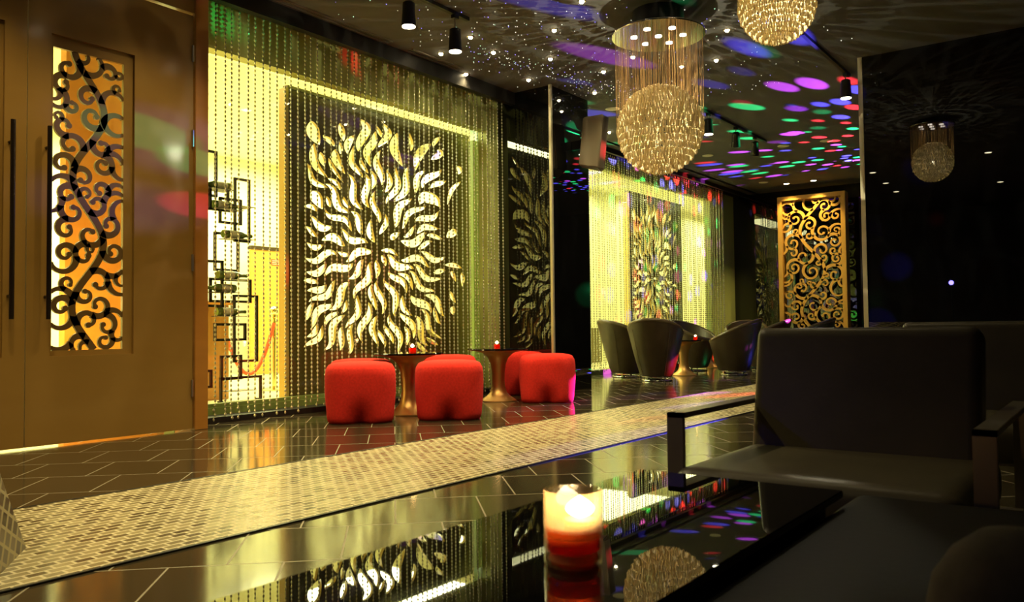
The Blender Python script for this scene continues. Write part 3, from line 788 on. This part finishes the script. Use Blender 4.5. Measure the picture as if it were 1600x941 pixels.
# ------------------------------------------------------------------ tub chairs
def tub_chair(lb, x, y, rz, src=None):
    if src is not None:
        t = copy_tree(src); t.location = (x, y, 0); t.rotation_euler = (0, 0, rz); t['label'] = lb; t['group'] = 'dark tub chairs by the far bead curtain'; return t
    t = thing('tub_chair', lb, 'chair', (x, y, 0), rz)
    n = 64
    def rim(a):                 # front at a=0
        return 0.49 + 0.30 * (1 - math.cos(a)) / 2
    # outer + inner shell
    vs = []; fs = []; rows = 9
    def Rr(zf, a): # radius grows with height
        return (0.205 + 0.19 * zf ** 0.85) * (1 + 0.05 * math.cos(a) ** 2)
    for j in range(rows + 1):
        zf = j / rows
        for i in range(n):
            a = 2 * PI * i / n; hz = rim(a); z = 0.065 + (hz - 0.065) * zf; r = Rr((z - 0.065) / 0.72, a)
            vs.append((r * math.cos(a), r * math.sin(a), z))
    inner = [(1.0, -0.055), (0.85, -0.06), (0.6, -0.075)]
    for q, (zf, dr) in enumerate(inner):
        for i in range(n):
            a = 2 * PI * i / n; hz = rim(a); z = 0.36 + (hz - 0.36) * zf if q < 3 else 0.36; r = Rr((z - 0.065) / 0.72, a) + dr
            vs.append((r * math.cos(a), r * math.sin(a), z))
    for i in range(n):
        a = 2 * PI * i / n; vs.append((0.20 * math.cos(a), 0.20 * math.sin(a), 0.36))
    rws = rows + 1 + len(inner) + 1
    for j in range(rws - 1):
        for i in range(n): i2 = (i + 1) % n; fs.append((j * n + i, j * n + i2, (j + 1) * n + i2, (j + 1) * n + i))
    fs.append(tuple(reversed(range(n)))); fs.append(tuple((rws - 1) * n + i for i in range(n)))
    MB().add(vs, fs).build('shell', 'tub_leather', t, smooth=True)
    pts = [((Rr((rim(a) - 0.065) / 0.72, a) - 0.026) * math.cos(a), (Rr((rim(a) - 0.065) / 0.72, a) - 0.026) * math.sin(a), rim(a)) for a in [2 * PI * i / 72 for i in range(72)]]
    MB().tube(pts, 0.030, 10, closed=True).build('rolled_rim', 'tub_rim', t, smooth='all')
    MB().lathe([(0.20, 0.362), (0.228, 0.38), (0.232, 0.42), (0.215, 0.445), (0.15, 0.455), (0.01, 0.457)], 40).build('seat_cushion', 'tub_leather', t, smooth=True)
    for s in (0.9, 2.24):
        q = MB()
        pts = [((Rr((z - 0.065) / 0.72, PI) + 0.002) * math.cos(PI - 1.57 + s), (Rr((z - 0.065) / 0.72, PI) + 0.002) * math.sin(PI - 1.57 + s), z) for z in [0.08 + 0.066 * k for k in range(10)]]
        q.tube(pts, 0.003, 6)
        q.build('seam', 'tub_rim', t, smooth=True)
    b = MB(); b.tube([(0.195 * math.cos(2 * PI * i / 40), 0.195 * math.sin(2 * PI * i / 40), 0.010) for i in range(40)], 0.010, 8, closed=True)
    b.tube([(0.195 * math.cos(2 * PI * i / 40), 0.195 * math.sin(2 * PI * i / 40), 0.058) for i in range(40)], 0.008, 8, closed=True)
    b.build('base_ring', 'chrome', t, smooth='all')
    for k in range(4):
        a = PI / 4 + k * PI / 2
        MB().box((-0.012, -0.005, 0.01), (0.012, 0.005, 0.066), Matrix.Translation((0.195 * math.cos(a), 0.195 * math.sin(a), 0)) @ Matrix.Rotation(a + PI / 2, 4, 'Z')).build('leg', 'chrome', t)
    t['group'] = 'dark tub chairs by the far bead curtain'
    return t
C0 = tub_chair('dark tub chair closest to the black pillar, its high back to the doors', 10.30, 5.68, R(-35))
tub_chair('dark tub chair seen square from behind, nearest the red poufs', 9.75, 4.93, R(15), C0)
tub_chair('dark tub chair in profile with its back to the gold screen side', 11.45, 4.55, R(108), C0)
tub_chair('dark tub chair facing the camera behind the candle-lit far table', 12.2, 5.5, R(-98), C0)
tub_chair('dark tub chair half hidden behind the one in profile', 12.75, 4.55, R(110), C0)
tub_chair('dark tub chair whose rim shows just left of the gold screen', 12.35, 3.78, R(105), C0)
tub_chair('farthest dark tub chair, only its back top showing against the beads', 14.25, 5.42, R(200), C0)

# ------------------------------------------------------------------ gold scroll screen
sx0, sx1, sX = 4.02, 5.27, 15.6
gs = thing('gold_screen', 'tall gold framed screen of pierced scrollwork at the far end', 'screen', (sX, sx1, 0), R(-90))
W_ = sx1 - sx0; ZT = 3.17
a = MB(); b_ = 0.085
a.box((0, 0, 0), (b_, 0.22, ZT)); a.box((W_ - b_, 0, 0), (W_, 0.22, ZT)); a.box((b_, 0, 0), (W_ - b_, 0.22, b_)); a.box((b_, 0, ZT - b_), (W_ - b_, 0.22, ZT))
a.build('frame', 'gold_paint', gs, bevel=0.006)
ribs = fretwork(W_ - 2 * b_, ZT - 2 * b_, 21, 0.050, 0.17, 0.22, 1.5, tries=9000, gap=1.1)
f = fret_mesh(MB(), ribs, 0.03).build('scrollwork', 'gold_paint', gs); f.location = (b_, 0.05, b_)

# ------------------------------------------------------------------ wall loudspeaker on the pillar
spk = thing('wall_speaker', 'dark grey loudspeaker tilted on the black pillar', 'speaker', (7.86, 4.72, 2.78), R(20))
hw = 0.13
vs = [(-hw, -0.12, -0.30), (hw, -0.12, -0.30), (hw * 0.6, 0.12, -0.27), (-hw * 0.6, 0.12, -0.27), (-hw, -0.12, 0.30), (hw, -0.12, 0.30), (hw * 0.6, 0.12, 0.27), (-hw * 0.6, 0.12, 0.27)]
Mt = Matrix.Rotation(R(6), 4, 'X')
MB().add(vs, [(0, 3, 2, 1), (4, 5, 6, 7), (0, 1, 5, 4), (1, 2, 6, 5), (2, 3, 7, 6), (3, 0, 4, 7)], Mt).build('cabinet', 'speaker_grey', spk, bevel=0.012)
g = MB(); n = 10; vs = []; 
for k in range(n + 1):
    x = -hw * 0.94 + 2 * hw * 0.94 * k / n; yy = -0.12 - 0.035 * math.cos(PI * (k / n - 0.5)); vs += [(x, yy, -0.285), (x, yy, 0.285), (x, -0.118, -0.285), (x, -0.118, 0.285)]
fs = []
for k in range(n): q = 4 * k; fs += [(q, q + 4, q + 5, q + 1), (q + 1, q + 5, q + 7, q + 3), (q, q + 2, q + 6, q + 4)]
g.add(vs, fs, Mt).build('grille', 'speaker_grille', spk, smooth=True)
MB().box((-0.025, 0.08, -0.05), (0.025, 0.30, 0.05), Matrix.Rotation(R(-20), 4, 'Z')).build('bracket', 'black_metal', spk)

# ------------------------------------------------------------------ chandeliers
def crystals(rad, drop, nr, seed):
    rnd = random.Random(seed); mb = MB()
    for i in range(nr):
        th = PI * (i + 0.5) / nr
        rr = rad * math.sin(th); z = rad * math.cos(th); n = max(6, int(2 * PI * rr / (drop * 0.44)))
        for k in range(n):
            if rnd.random() < 0.03: continue
            a = 2 * PI * (k + 0.5 * (i % 2) + rnd.uniform(-0.15, 0.15)) / n; q = 1 + rnd.uniform(-0.02, 0.02)
            x, y = rr * q * math.cos(a), rr * q * math.sin(a); r = drop * 0.19; L = drop * rnd.uniform(0.85, 1.15)
            tilt = Matrix.Translation((x, y, z + rnd.uniform(-0.07, 0.07) * drop)) @ Matrix.Rotation(rnd.uniform(-0.25, 0.25), 4, 'X') @ Matrix.Rotation(rnd.uniform(-0.25, 0.25), 4, 'Y') @ Matrix.Rotation(rnd.uniform(0, 3), 4, 'Z')
            mb.lathe([(r * 0.5, -L * 0.62), (r, -L * 0.42), (r, L * 0.4), (r * 0.4, L * 0.5)], 5, tilt)
    return mb
def chandelier(lb, x, y, zc, rad, zp, pr, seed, thr):
    t = thing('crystal_ball_chandelier', lb, 'chandelier', (x, y, H))
    t['group'] = 'crystal ball chandeliers'
    p = MB(); p.lathe([(pr, zp - H - 0.0), (pr + 0.003, zp - H + 0.004), (pr + 0.003, zp - H + 0.014), (pr - 0.02, zp - H + 0.018)], 72); pl = p.build('mirror_plate', 'chrome', t, smooth=True)
    cb = MB(); cb.lathe([(pr * 0.55, zp - H + 0.018), (pr * 0.55, 0.0)], 40); cb.build('ceiling_box', 'black_metal', t, smooth=True)
    for k in range(7):
        a = 2 * PI * k / 6; rr = 0 if k == 6 else pr * 0.52
        q = MB(); q.lathe([(0.028, -0.006), (0.028, 0.0)], 20); l = q.build('plate_lamp', 'plate_lamp', t, smooth=True); l.location = (rr * math.cos(a), rr * math.sin(a), zp - H)
    cr = crystals(rad, rad * 0.145, 20, seed).build('crystals', 'crystal_drop', t); cr.location = (0, 0, zc - H); cr['kind'] = 'stuff'
    core = MB(); core.lathe([(0.002, -rad * 0.86)] + [(rad * 0.86 * math.sin(PI * k / 16), -rad * 0.86 * math.cos(PI * k / 16)) for k in range(1, 16)] + [(0.002, rad * 0.86)], 32, cap=False)
    # wire cage rings that carry the drops
    cg = MB()
    for k in range(1, 22, 2):
        th = PI * k / 22; rr = rad * 0.96 * math.sin(th); zz = rad * 0.96 * math.cos(th)
        cg.tube([(rr * math.cos(2 * PI * i / 40), rr * math.sin(2 * PI * i / 40), zz) for i in range(40)], 0.003, 5, closed=True)
    o = cg.build('wire_cage', 'brass', t); o.location = (0, 0, zc - H)
    s = MB()
    rnd = random.Random(seed)
    for k in range(48):
        a = 2 * PI * k / 48 + rnd.uniform(-0.02, 0.02); rr = pr * 0.93
        s.tube([(rr * math.cos(a), rr * math.sin(a), zp - H), (rr * math.cos(a), rr * math.sin(a), zc - H + rad * 0.1 + rnd.uniform(-0.03, 0.03))], 0.0012, 3)
    for k in range(int(thr * 1.5)):
        rr = rad * 0.97 * math.sqrt(rnd.uniform(0.15, 1)); a = rnd.uniform(0, 2 * PI)
        s.tube([(rr * math.cos(a), rr * math.sin(a), zp - H), (rr * math.cos(a), rr * math.sin(a), zc - H + math.sqrt(rad ** 2 - rr ** 2))], 0.0012, 3)
    so = s.build('hanging_threads', 'thread_gold', t); so['kind'] = 'stuff'
    l = lamp('POINT', 'inner_bulb', (0, 0, zc - H), 50 * (rad / 0.36) ** 2, (1.0, 0.90, 0.60), shadow_soft_size=0.002); l.parent = t
    for k in range(3):
        a = 2 * PI * k / 3; l = lamp('SPOT', 'plate_spot', (pr * 0.5 * math.cos(a), pr * 0.5 * math.sin(a), zp - H - 0.02), 14, (1, 0.86, 0.6), spot_size=R(95), spot_blend=0.8, shadow_soft_size=0.03); l.parent = t
    return t
chandelier('large crystal ball chandelier under a round mirror plate with hanging gold threads', 6.25, 3.09, 2.372, 0.352, 3.17, 0.392, 4, 150)
chandelier('smaller crystal ball chandelier cut by the top of the picture', 5.34, 1.776, 2.83, 0.245, 3.30, 0.27, 9, 110)

# ------------------------------------------------------------------ ceiling lights
def track_light(name, x, y, tilt, on, lb, energy, target=None, drop=0.0):
    t = thing(name, lb, 'spotlight', (x, y, H - 0.03)); t['group'] = 'black track spotlights'
    MB().box((-0.03, -0.02, -0.03), (0.03, 0.02, 0.0)).build('adapter', 'black_metal', t)
    MB().tube([(0, 0, -0.02), (0, 0, -0.08 - drop)], 0.006, 8).build('stem', 'brushed_steel', t)
    M = Matrix.Translation((0, 0, -0.16 - drop)) @ Matrix.Rotation(tilt[0], 4, 'X') @ Matrix.Rotation(tilt[1], 4, 'Y')
    MB().lathe([(0.035, 0.095), (0.048, 0.085), (0.052, 0.0), (0.058, -0.09), (0.060, -0.10), (0.054, -0.10), (0.048, -0.085)], 28, M).build('housing', 'black_metal', t, smooth=True)
    MB().lathe([(0.001, -0.098), (0.052, -0.099), (0.052, -0.103), (0.001, -0.104)], 28, M, cap=False).build('lens', 'lamp_face' if on else 'lamp_off', t, smooth=True)
    if on:
        p = M @ Vector((0, 0, -0.12)); l = lamp('SPOT', 'track_lamp', p, energy, WARM, None, spot_size=R(80), spot_blend=0.7, shadow_soft_size=0.05); l.parent = t
        l.rotation_euler = (tilt[0], tilt[1], 0)
    return t
def track(lb, x0, x1, y):
    a = MB(); a.box((x0, y - 0.018, H - 0.03), (x1, y + 0.018, H)); tag(a.build('ceiling_track', 'black_metal'), lb, 'light track')
track('black ceiling track over the red poufs', 3.9, 5.35, 4.44)
track('black ceiling track running over the tub chairs', 9.0, 11.6, 4.06)
track('black ceiling track beside the mirrored column', 7.5, 9.1, 2.27)
track_light('track_spotlight', 4.62, 4.44, (0, 0), True, 'lit spotlight at the upper left, leftmost on the ceiling', 130)
track_light('track_spotlight', 5.18, 4.44, (0, 0), True, 'lit spotlight second from the left, on a visible stem above the near curtain', 130, drop=0.05)
track_light('track_spotlight', 9.55, 4.06, (0, 0), True, 'lit spotlight just right of the big chandelier ball', 50)
track_light('track_spotlight', 10.45, 4.06, (R(10), R(-22)), False, 'dark unlit spotlight in the middle of the three on the far track', 0)
track_light('track_spotlight', 11.15, 4.06, (R(10), R(-22)), False, 'dark unlit spotlight, last of the three on the far track', 0)
track_light('track_spotlight', 8.95, 2.27, (0, 0), True, 'lit spotlight at the right against the mirrored column edge', 50)
def floorpt(px, py, z):
    d = fwd * F_PX + r2 * (px - 800) - u2 * (py - 470.5); t = (z - EYE.z) / d.z; return EYE + d * t
STARS = [(735, 57), (689, 83), (771, 81), (728, 115), (826, 124), (909, 1), (866, 46), (860, 91), (943, 111), (929, 144), (989, 88), (1065, 103), (987, 151), (1079, 157), (1119, 93), (1136, 46), (952, 206)]
s0 = None
for k, (px_, py_) in enumerate(STARS):
    P = floorpt(px_, py_, H)
    if s0 is None:
        s0 = thing('star_downlight', 'small glaring recessed star downlight in the dark ceiling', 'downlight', (P.x, P.y, H), group='star downlights across the dark ceiling')
        MB().lathe([(0.034, -0.001), (0.034, -0.004), (0.024, -0.007), (0.022, -0.004)], 24, cap=False).build('trim_ring', 'brass', s0, smooth=True)
        MB().lathe([(0.020, -0.004), (0.019, -0.014), (0.012, -0.022), (0.002, -0.026)], 16).build('crystal_lens', 'star_lens', s0, smooth=True)
        l = lamp('SPOT', 'downlight_lamp', (0, 0, -0.05), 26, WARM, None, spot_size=R(120), spot_blend=0.8, shadow_soft_size=0.04); l.parent = s0
    else:
        q = copy_tree(s0); q.location = (P.x, P.y, H)
OFF = [(957, 170), (1106, 243), (1224, 228), (1291, 220), (1325, 252), (1193, 285), (1180, 301)]
s1 = None
for px_, py_ in OFF:
    P = floorpt(px_, py_, H)
    if P.y > 5.9 or P.x > 15.6: continue
    if s1 is None:
        s1 = thing('disc_downlight', 'pale flat unlit disc downlight in the ceiling over the tub chairs', 'downlight', (P.x, P.y, H), group='flat disc downlights')
        MB().lathe([(0.085, 0.0), (0.085, -0.006), (0.07, -0.010)], 28, cap=False).build('trim_ring', 'lamp_off', s1, smooth=True)
        MB().lathe([(0.07, -0.004), (0.068, -0.009)], 28).build('disc', 'lamp_off', s1, smooth=True)
    else:
        q = copy_tree(s1); q.location = (P.x, P.y, H)
# fibre-optic stars
rnd = random.Random(7); st_ = MB()
def star(x, y, c, r=0.0045):
    if not (3.8 < x < 12 and 1.2 < y < 5.3): return
    st_.cur = c; st_.lathe([(r, -0.001), (r * 0.7, -r), (0.0005, -r * 1.5)], 6, Matrix.Translation((x, y, H)))
for k in range(520):
    x = rnd.uniform(4.3, 9.0); y = rnd.gauss(3.9, 0.9)
    c = 1 if rnd.random() < 0.25 else (2 if rnd.random() < 0.2 else 0)
    star(x, y, c, rnd.uniform(0.0025, 0.0048))
for k in range(170):
    t = rnd.random(); x = 6.0 + 2.2 * t + rnd.gauss(0, 0.25); y = 4.95 - 0.5 * t + rnd.gauss(0, 0.12); star(x, y, rnd.choice((0, 0, 1, 2)), rnd.uniform(0.0025, 0.0048))
tag(st_.build('fibre_optic_stars', ['star_white', 'star_blue', 'star_green']), 'hundreds of tiny white and blue star points in the dark ceiling', 'ceiling stars', kind='stuff')

# unseen downlights added above the frame to brighten floor, doors and foreground
rd = None
for x, y, e in [(0.6, 3.1, 125), (1.9, 3.1, 125), (3.2, 3.1, 125), (4.5, 3.05, 115), (0.5, 4.55, 90), (1.8, 4.55, 90), (3.0, 4.55, 80), (2.6, 1.3, 14), (-0.6, 1.3, 10), (-0.6, 3.1, 120)]:
    if rd is None:
        rd = thing('added_downlight', 'round warm unseen downlight added to brighten the bar', 'downlight', (x, y, H), group='added downlights over the bar')
        MB().lathe([(0.07, 0), (0.07, -0.008), (0.055, -0.01)], 24, cap=False).build('trim_ring', 'brass', rd, smooth=True)
        MB().lathe([(0.055, -0.002), (0.05, -0.007)], 24).build('lens', 'lamp_face', rd)
        l = lamp('SPOT', 'downlight_lamp', (0, 0, -0.03), e, WARM, None, spot_size=R(105), spot_blend=0.7, shadow_soft_size=0.06); l.parent = rd
    else:
        q = copy_tree(rd); q.location = (x, y, H)
        for ch in q.children:
            if ch.type == 'LIGHT': ch.data = ch.data.copy(); ch.data.energy = e
# spotlights washing the gold screen
for y in (5.0, 4.5):
    t = thing('screen_downlight', 'round lit downlight directly over the gold screen', 'downlight', (15.35, y, H), group='downlights over the gold screen')
    MB().lathe([(0.07, 0), (0.07, -0.008), (0.055, -0.01)], 24, cap=False).build('trim_ring', 'brass', t, smooth=True)
    MB().lathe([(0.055, -0.002), (0.05, -0.008)], 24).build('lens', 'lamp_face', t)
    l = lamp('SPOT', 'downlight_lamp', (0, 0, -0.03), 110, (1, 0.75, 0.3), None, spot_size=R(90), spot_blend=0.6, shadow_soft_size=0.04); l.parent = t; l.rotation_euler = (0, R(-8), 0)

# ------------------------------------------------------------------ disco projector (hidden behind the mirrored column)
dp = thing('disco_projector', 'disco light throwing coloured spots, standing beyond the mirrored column', 'stage light', (13.6, 1.9, 0))
MB().lathe([(0.16, 0), (0.16, 0.02), (0.03, 0.05), (0.022, 1.2), (0.05, 1.22)], 20).build('stand', 'black_metal', dp, smooth=True)
MB().lathe([(0.09, 1.22), (0.12, 1.26), (0.12, 1.34), (0.09, 1.38)], 24).build('housing', 'black_metal', dp, smooth=True)
def gobo(ld, scale, thr, soft, strength, seed):
    ld.use_nodes = True; nt = ld.node_tree; em = nt.nodes['Emission']
    tc = nt.nodes.new('ShaderNodeTexCoord'); mp = nt.nodes.new('ShaderNodeMapping'); mp.inputs['Rotation'].default_value = (seed, seed * 1.7, seed * 0.6)
    vo = nt.nodes.new('ShaderNodeTexVoronoi'); vo.inputs['Scale'].default_value = scale; vo.inputs['Randomness'].default_value = 0.9
    nt.links.new(tc.outputs['Normal'], mp.inputs[0]); nt.links.new(mp.outputs[0], vo.inputs['Vector'])
    mr = nt.nodes.new('ShaderNodeMapRange'); mr.interpolation_type = 'SMOOTHSTEP'; mr.inputs['From Min'].default_value = thr - soft; mr.inputs['From Max'].default_value = thr
    mr.inputs['To Min'].default_value = strength; mr.inputs['To Max'].default_value = 0
    nt.links.new(vo.outputs['Distance'], mr.inputs['Value']); nt.links.new(mr.outputs[0], em.inputs['Strength'])
    sx_ = nt.nodes.new('ShaderNodeSeparateColor'); nt.links.new(vo.outputs['Color'], sx_.inputs[0])
    rp = nt.nodes.new('ShaderNodeValToRGB'); rp.color_ramp.interpolation = 'CONSTANT'; el = rp.color_ramp.elements
    el[0].color = (0.10, 0.08, 1.0, 1); el[1].position = 0.36; el[1].color = (0.02, 0.75, 0.22, 1)
    e = el.new(0.60); e.color = (1.0, 0.03, 0.05, 1); e = el.new(0.80); e.color = (0.65, 0.08, 1.0, 1)
    nt.links.new(sx_.outputs[0], rp.inputs[0]); nt.links.new(rp.outputs[0], em.inputs['Color'])
l = lamp('SPOT', 'disco_beams', (0, 0, 1.45), 9000, (1, 1, 1), (-5, 2.2, 3.2), spot_size=R(165), spot_blend=0.15, shadow_soft_size=0.0); l.parent = dp; gobo(l.data, 13.0, 0.37, 0.12, 1.0, 0.7)
# single moving-head beams: green and pink on the door jamb, magenta on the right pouf, streaks on the ceiling
def beam(color, energy, target, size, src=(12.9, 2.3, 1.5), blend=0.5):
    l = lamp('SPOT', 'disco_beam', src, energy, color, target, spot_size=R(size), spot_blend=blend, shadow_soft_size=0.01); l.parent = dp
    l.location = Vector(src) - dp.location
    return l
beam((1.0, 0.05, 1.0), 14000, (6.66, 4.20, 0.14), 2.6)
beam((0.12, 0.1, 1.0), 9000, (6.80, 4.36, 0.22), 1.4)
beam((0.02, 0.8, 0.15), 9000, (2.98, 5.34, 2.08), 1.5)
beam((0.02, 0.9, 0.15), 9000, (3.38, 5.34, 1.93), 1.2)
beam((1.0, 0.02, 0.35), 9000, (3.40, 5.34, 1.62), 1.2)
for px_, py_, c_, sz, e_ in [(1112, 132, (0.12, 0.08, 1.0), 3.0, 1800), (1160, 160, (1.0, 0.03, 0.08), 2.6, 1500), (1245, 170, (0.42, 0.05, 1.0), 4.0, 2600), (1285, 175, (0.02, 0.75, 0.25), 4.0, 900),
                             (1160, 112, (0.12, 0.08, 1.0), 2.4, 900), (1195, 80, (0.02, 0.75, 0.25), 2.6, 900), (900, 128, (0.12, 0.1, 1.0), 1.6, 2600), (1278, 200, (0.02, 0.75, 0.25), 4.5, 700), (1215, 222, (0.6, 0.06, 1.0), 5.0, 700)]:
    P = floorpt(px_, py_, H); beam(c_, e_, (P.x, P.y, H), sz, blend=0.8)

bl_ = thing('blue_stage_light', 'small blue stage light glinting in the black mirror at the right', 'stage light', (-1.5, 2.25, 0))
MB().lathe([(0.14, 0), (0.14, 0.02), (0.02, 0.04), (0.015, 1.46)], 20).build('stand', 'black_metal', bl_, smooth=True)
MB().lathe([(0.03, 1.46), (0.06, 1.48), (0.06, 1.60), (0.03, 1.62)], 20).build('housing', 'black_metal', bl_, smooth=True)
MB().lathe([(0.001, 0.062), (0.045, 0.062), (0.045, 0.075), (0.001, 0.078)], 20, Matrix.Translation((0, 0, 1.54)) @ Matrix.Rotation(PI / 2, 4, 'Y')).build('lens', 'blue_lens', bl_, smooth=True)

# ------------------------------------------------------------------ mosaic plinth at the left edge
P = [(1.20, 2.885), (1.03, 2.64), (0.55, 2.62), (0.55, 3.9), (1.46, 3.75)]
mbp = MB(); hh = 0.75
cxp, cyp = 0.9, 3.2
bot = [(x, y, 0.004) for x, y in P]; top = [(x * 0.0 + (x - 0.22 if x > 0.9 else x), y + (0.05 if y < 3 else -0.02), hh) for x, y in P]
n = len(P); mbp.add(bot + top, [tuple(range(n)), tuple(range(2 * n - 1, n - 1, -1))] + [(i, (i + 1) % n, n + (i + 1) % n, n + i) for i in range(n)])
o = mbp.build('mosaic_plinth', 'mosaic_plinth')
nt = MATS['mosaic_plinth'].node_tree
mpn = [q for q in nt.nodes if q.type == 'MAPPING'][0]; mpn.inputs['Rotation'].default_value = (R(90), R(0), R(50))
tag(o, 'sloping mosaic tiled plinth at the left edge on the mosaic strip', 'plinth')

# ------------------------------------------------------------------ foreground glass table, glass candle, armchairs
TZ = 0.43
gt = thing('glass_coffee_table', 'low black glass coffee table in the foreground', 'table', (0.6, 0.55, 0))
top = MB(); y0, y1 = 0.375, 0.745
top.box((-0.75 , y0 - 0.55, TZ - 0.012), (1.40 - 0.6, y1 - 0.55, TZ)); top.build('glass_top', 'black_glass', gt, bevel=0.0015)
a = MB(); a.box((-0.72, y0 - 0.53, TZ - 0.05), (0.77, y1 - 0.57, TZ - 0.0125)); a.build('apron', 'black_metal', gt)
for x in (-0.70, 0.73):
    for y in (y0 - 0.525, y1 - 0.575 - 0.04):
        MB().box((x, y, 0), (x + 0.04, y + 0.04, TZ - 0.05)).build('leg', 'black_metal', gt)
cg = thing('glass_candle', 'lit candle in a clear glass with red liquid on the black glass table', 'candle', (0.800, 0.514, TZ + 0.0003))
rO = 0.0335
g = MB(); g.lathe([(rO - 0.003, 0.0), (rO, 0.003), (rO, 0.083), (rO - 0.001, 0.0845)], 48, cap=False)
g.lathe([(rO - 0.001, 0.0845), (rO - 0.0025, 0.083), (rO - 0.0025, 0.017), (rO - 0.006, 0.0145), (0.0005, 0.0145)], 48, cap=False); g.lathe([(0.0005, 0.0), (rO - 0.003, 0.0)], 48, cap=False)
g.build('glass_cup', 'candle_glass', cg, smooth=True)
MB().lathe([(rO - 0.007, 0.002), (rO - 0.004, 0.006), (rO - 0.007, 0.0135)], 40).build('glass_base', 'wax', cg, smooth=True)
rl_ = MB().lathe([(rO - 0.007, 0.0150), (rO - 0.0031, 0.0175), (rO - 0.0031, 0.031)], 40).build('red_liquid', 'red_liquid', cg, smooth=True)
MB().lathe([(rO - 0.0032, 0.0312), (rO - 0.0031, 0.0320), (rO - 0.0031, 0.044)], 40).build('dark_oil', 'dark_oil', cg, smooth=True)
wf_ = MB().lathe([(0.017, 0.0445), (0.019, 0.0500), (0.016, 0.0505)], 32, Matrix.Translation((0.006, -0.006, 0))).build('wax_float', 'wax', cg, smooth=True)
MB().tube([(0.006, -0.006, 0.049), (0.006, -0.006, 0.058)], 0.0008, 6).build('wick', 'black_metal', wf_)
fl = MB(); fl.lathe([(0.0005, 0.051)] + [(0.0165 * math.sin(PI * (k / 12) ** 0.8), 0.051 + 0.026 * k / 12) for k in range(1, 12)] + [(0.0005, 0.077)], 20, Matrix.Translation((0.006, -0.006, 0)))
fl.build('flame', 'flame', wf_, smooth='all')
l = lamp('POINT', 'candle_light', (0, 0, 0.0800), 0.35, (1, 0.55, 0.2), shadow_soft_size=0.004); l.parent = cg

def soft_box(x0, y0, z0, x1, y1, z1, rad, nm, mt_, par, M=None, puff=0.0):
    bm = bmesh.new(); bmesh.ops.create_cube(bm, size=1)
    for v in bm.verts: v.co = Vector(((x0 + x1) / 2 + v.co.x * (x1 - x0), (y0 + y1) / 2 + v.co.y * (y1 - y0), (z0 + z1) / 2 + v.co.z * (z1 - z0)))
    bmesh.ops.bevel(bm, geom=bm.edges[:], offset=rad, segments=5, affect='EDGES', profile=0.6)
    if M: bmesh.ops.transform(bm, matrix=M, verts=bm.verts)
    me = bpy.data.meshes.new(nm); bm.to_mesh(me); bm.free(); me.materials.append(MATS[mt_])
    me.polygons.foreach_set('use_smooth', [True] * len(me.polygons))
    o = bpy.data.objects.new(nm, me); col.objects.link(o); o.parent = par; return o
def armchair(lb, loc, rz, yl=0.79, yr=0.168):
    t = thing('leather_armchair', lb, 'armchair', loc, rz)
    w2 = (yl - yr) / 2; bt = 0.004
    # flat steel bar loops at each side: front post, armrest, rear post, floor runner
    for s in (-1, 1):
        y_o = s * w2; y_i = s * (w2 - 0.038); a = MB()
        a.box((0.0, y_i, 0), (0.012, y_o, 0.515)); a.box((0, y_i, 0.503), (0.66, y_o, 0.515)); a.box((0.648, y_i, 0), (0.66, y_o, 0.515)); a.box((0, y_i, 0), (0.66, y_o, 0.012))
        a.build('arm_frame', 'brushed_steel', t, bevel=0.001)
    for x in (0.12, 0.5): MB().box((x, -w2 + 0.01, 0.265), (x + 0.03, w2 - 0.01, 0.285)).build('cross_bar', 'brushed_steel', t)
    sw = w2 - 0.045
    o = soft_box(-0.045, -sw, 0.29, 0.50, sw + 0.02, 0.405, 0.045, 'seat_cushion', 'dark_leather', t)
    M = Matrix.Translation((0.37, 0, 0.33)) @ Matrix.Rotation(R(11), 4, 'Y')
    o = soft_box(0.0, -sw + 0.028, 0.0, 0.10, sw + 0.005, 0.375, 0.028, 'backrest', 'dark_leather', t, M)
    return t
armchair('dark leather armchair with flat steel arms beside the glass coffee table', (1.63, 0.491, 0), 0)
armchair('second leather armchair directly behind the front one, its top edge showing', (2.75, 0.37, 0), R(0), 0.75, 0.13).scale = (1, 1, 1.02)
armchair('armchair in the dark at the right edge of the picture', (2.2, -0.30, 0), R(0))
# dark bench along the right side of the table
bn = thing('leather_bench', 'dark leather bench in the shadow beside the glass coffee table', 'bench', (0.75, 0.0, 0))
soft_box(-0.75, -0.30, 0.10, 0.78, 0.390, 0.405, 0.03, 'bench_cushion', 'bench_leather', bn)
MB().box((-0.72, -0.27, 0.0), (0.69, 0.31, 0.10)).build('bench_base', 'black_metal', bn)
# rounded grey bolster in the lower right corner
bo = MB(); bo.lathe([(0.001, 0.0), (0.05, 0.0), (0.068, 0.02), (0.072, 0.05), (0.066, 0.08), (0.05, 0.105), (0.028, 0.122), (0.001, 0.126)], 32, cap=False)
o = bo.build('round_cushion', 'grey_cloth', smooth='all'); o.location = (0.80, 0.075, 0.403)
tag(o, 'dim grey rounded cushion at the lower right corner', 'cushion')
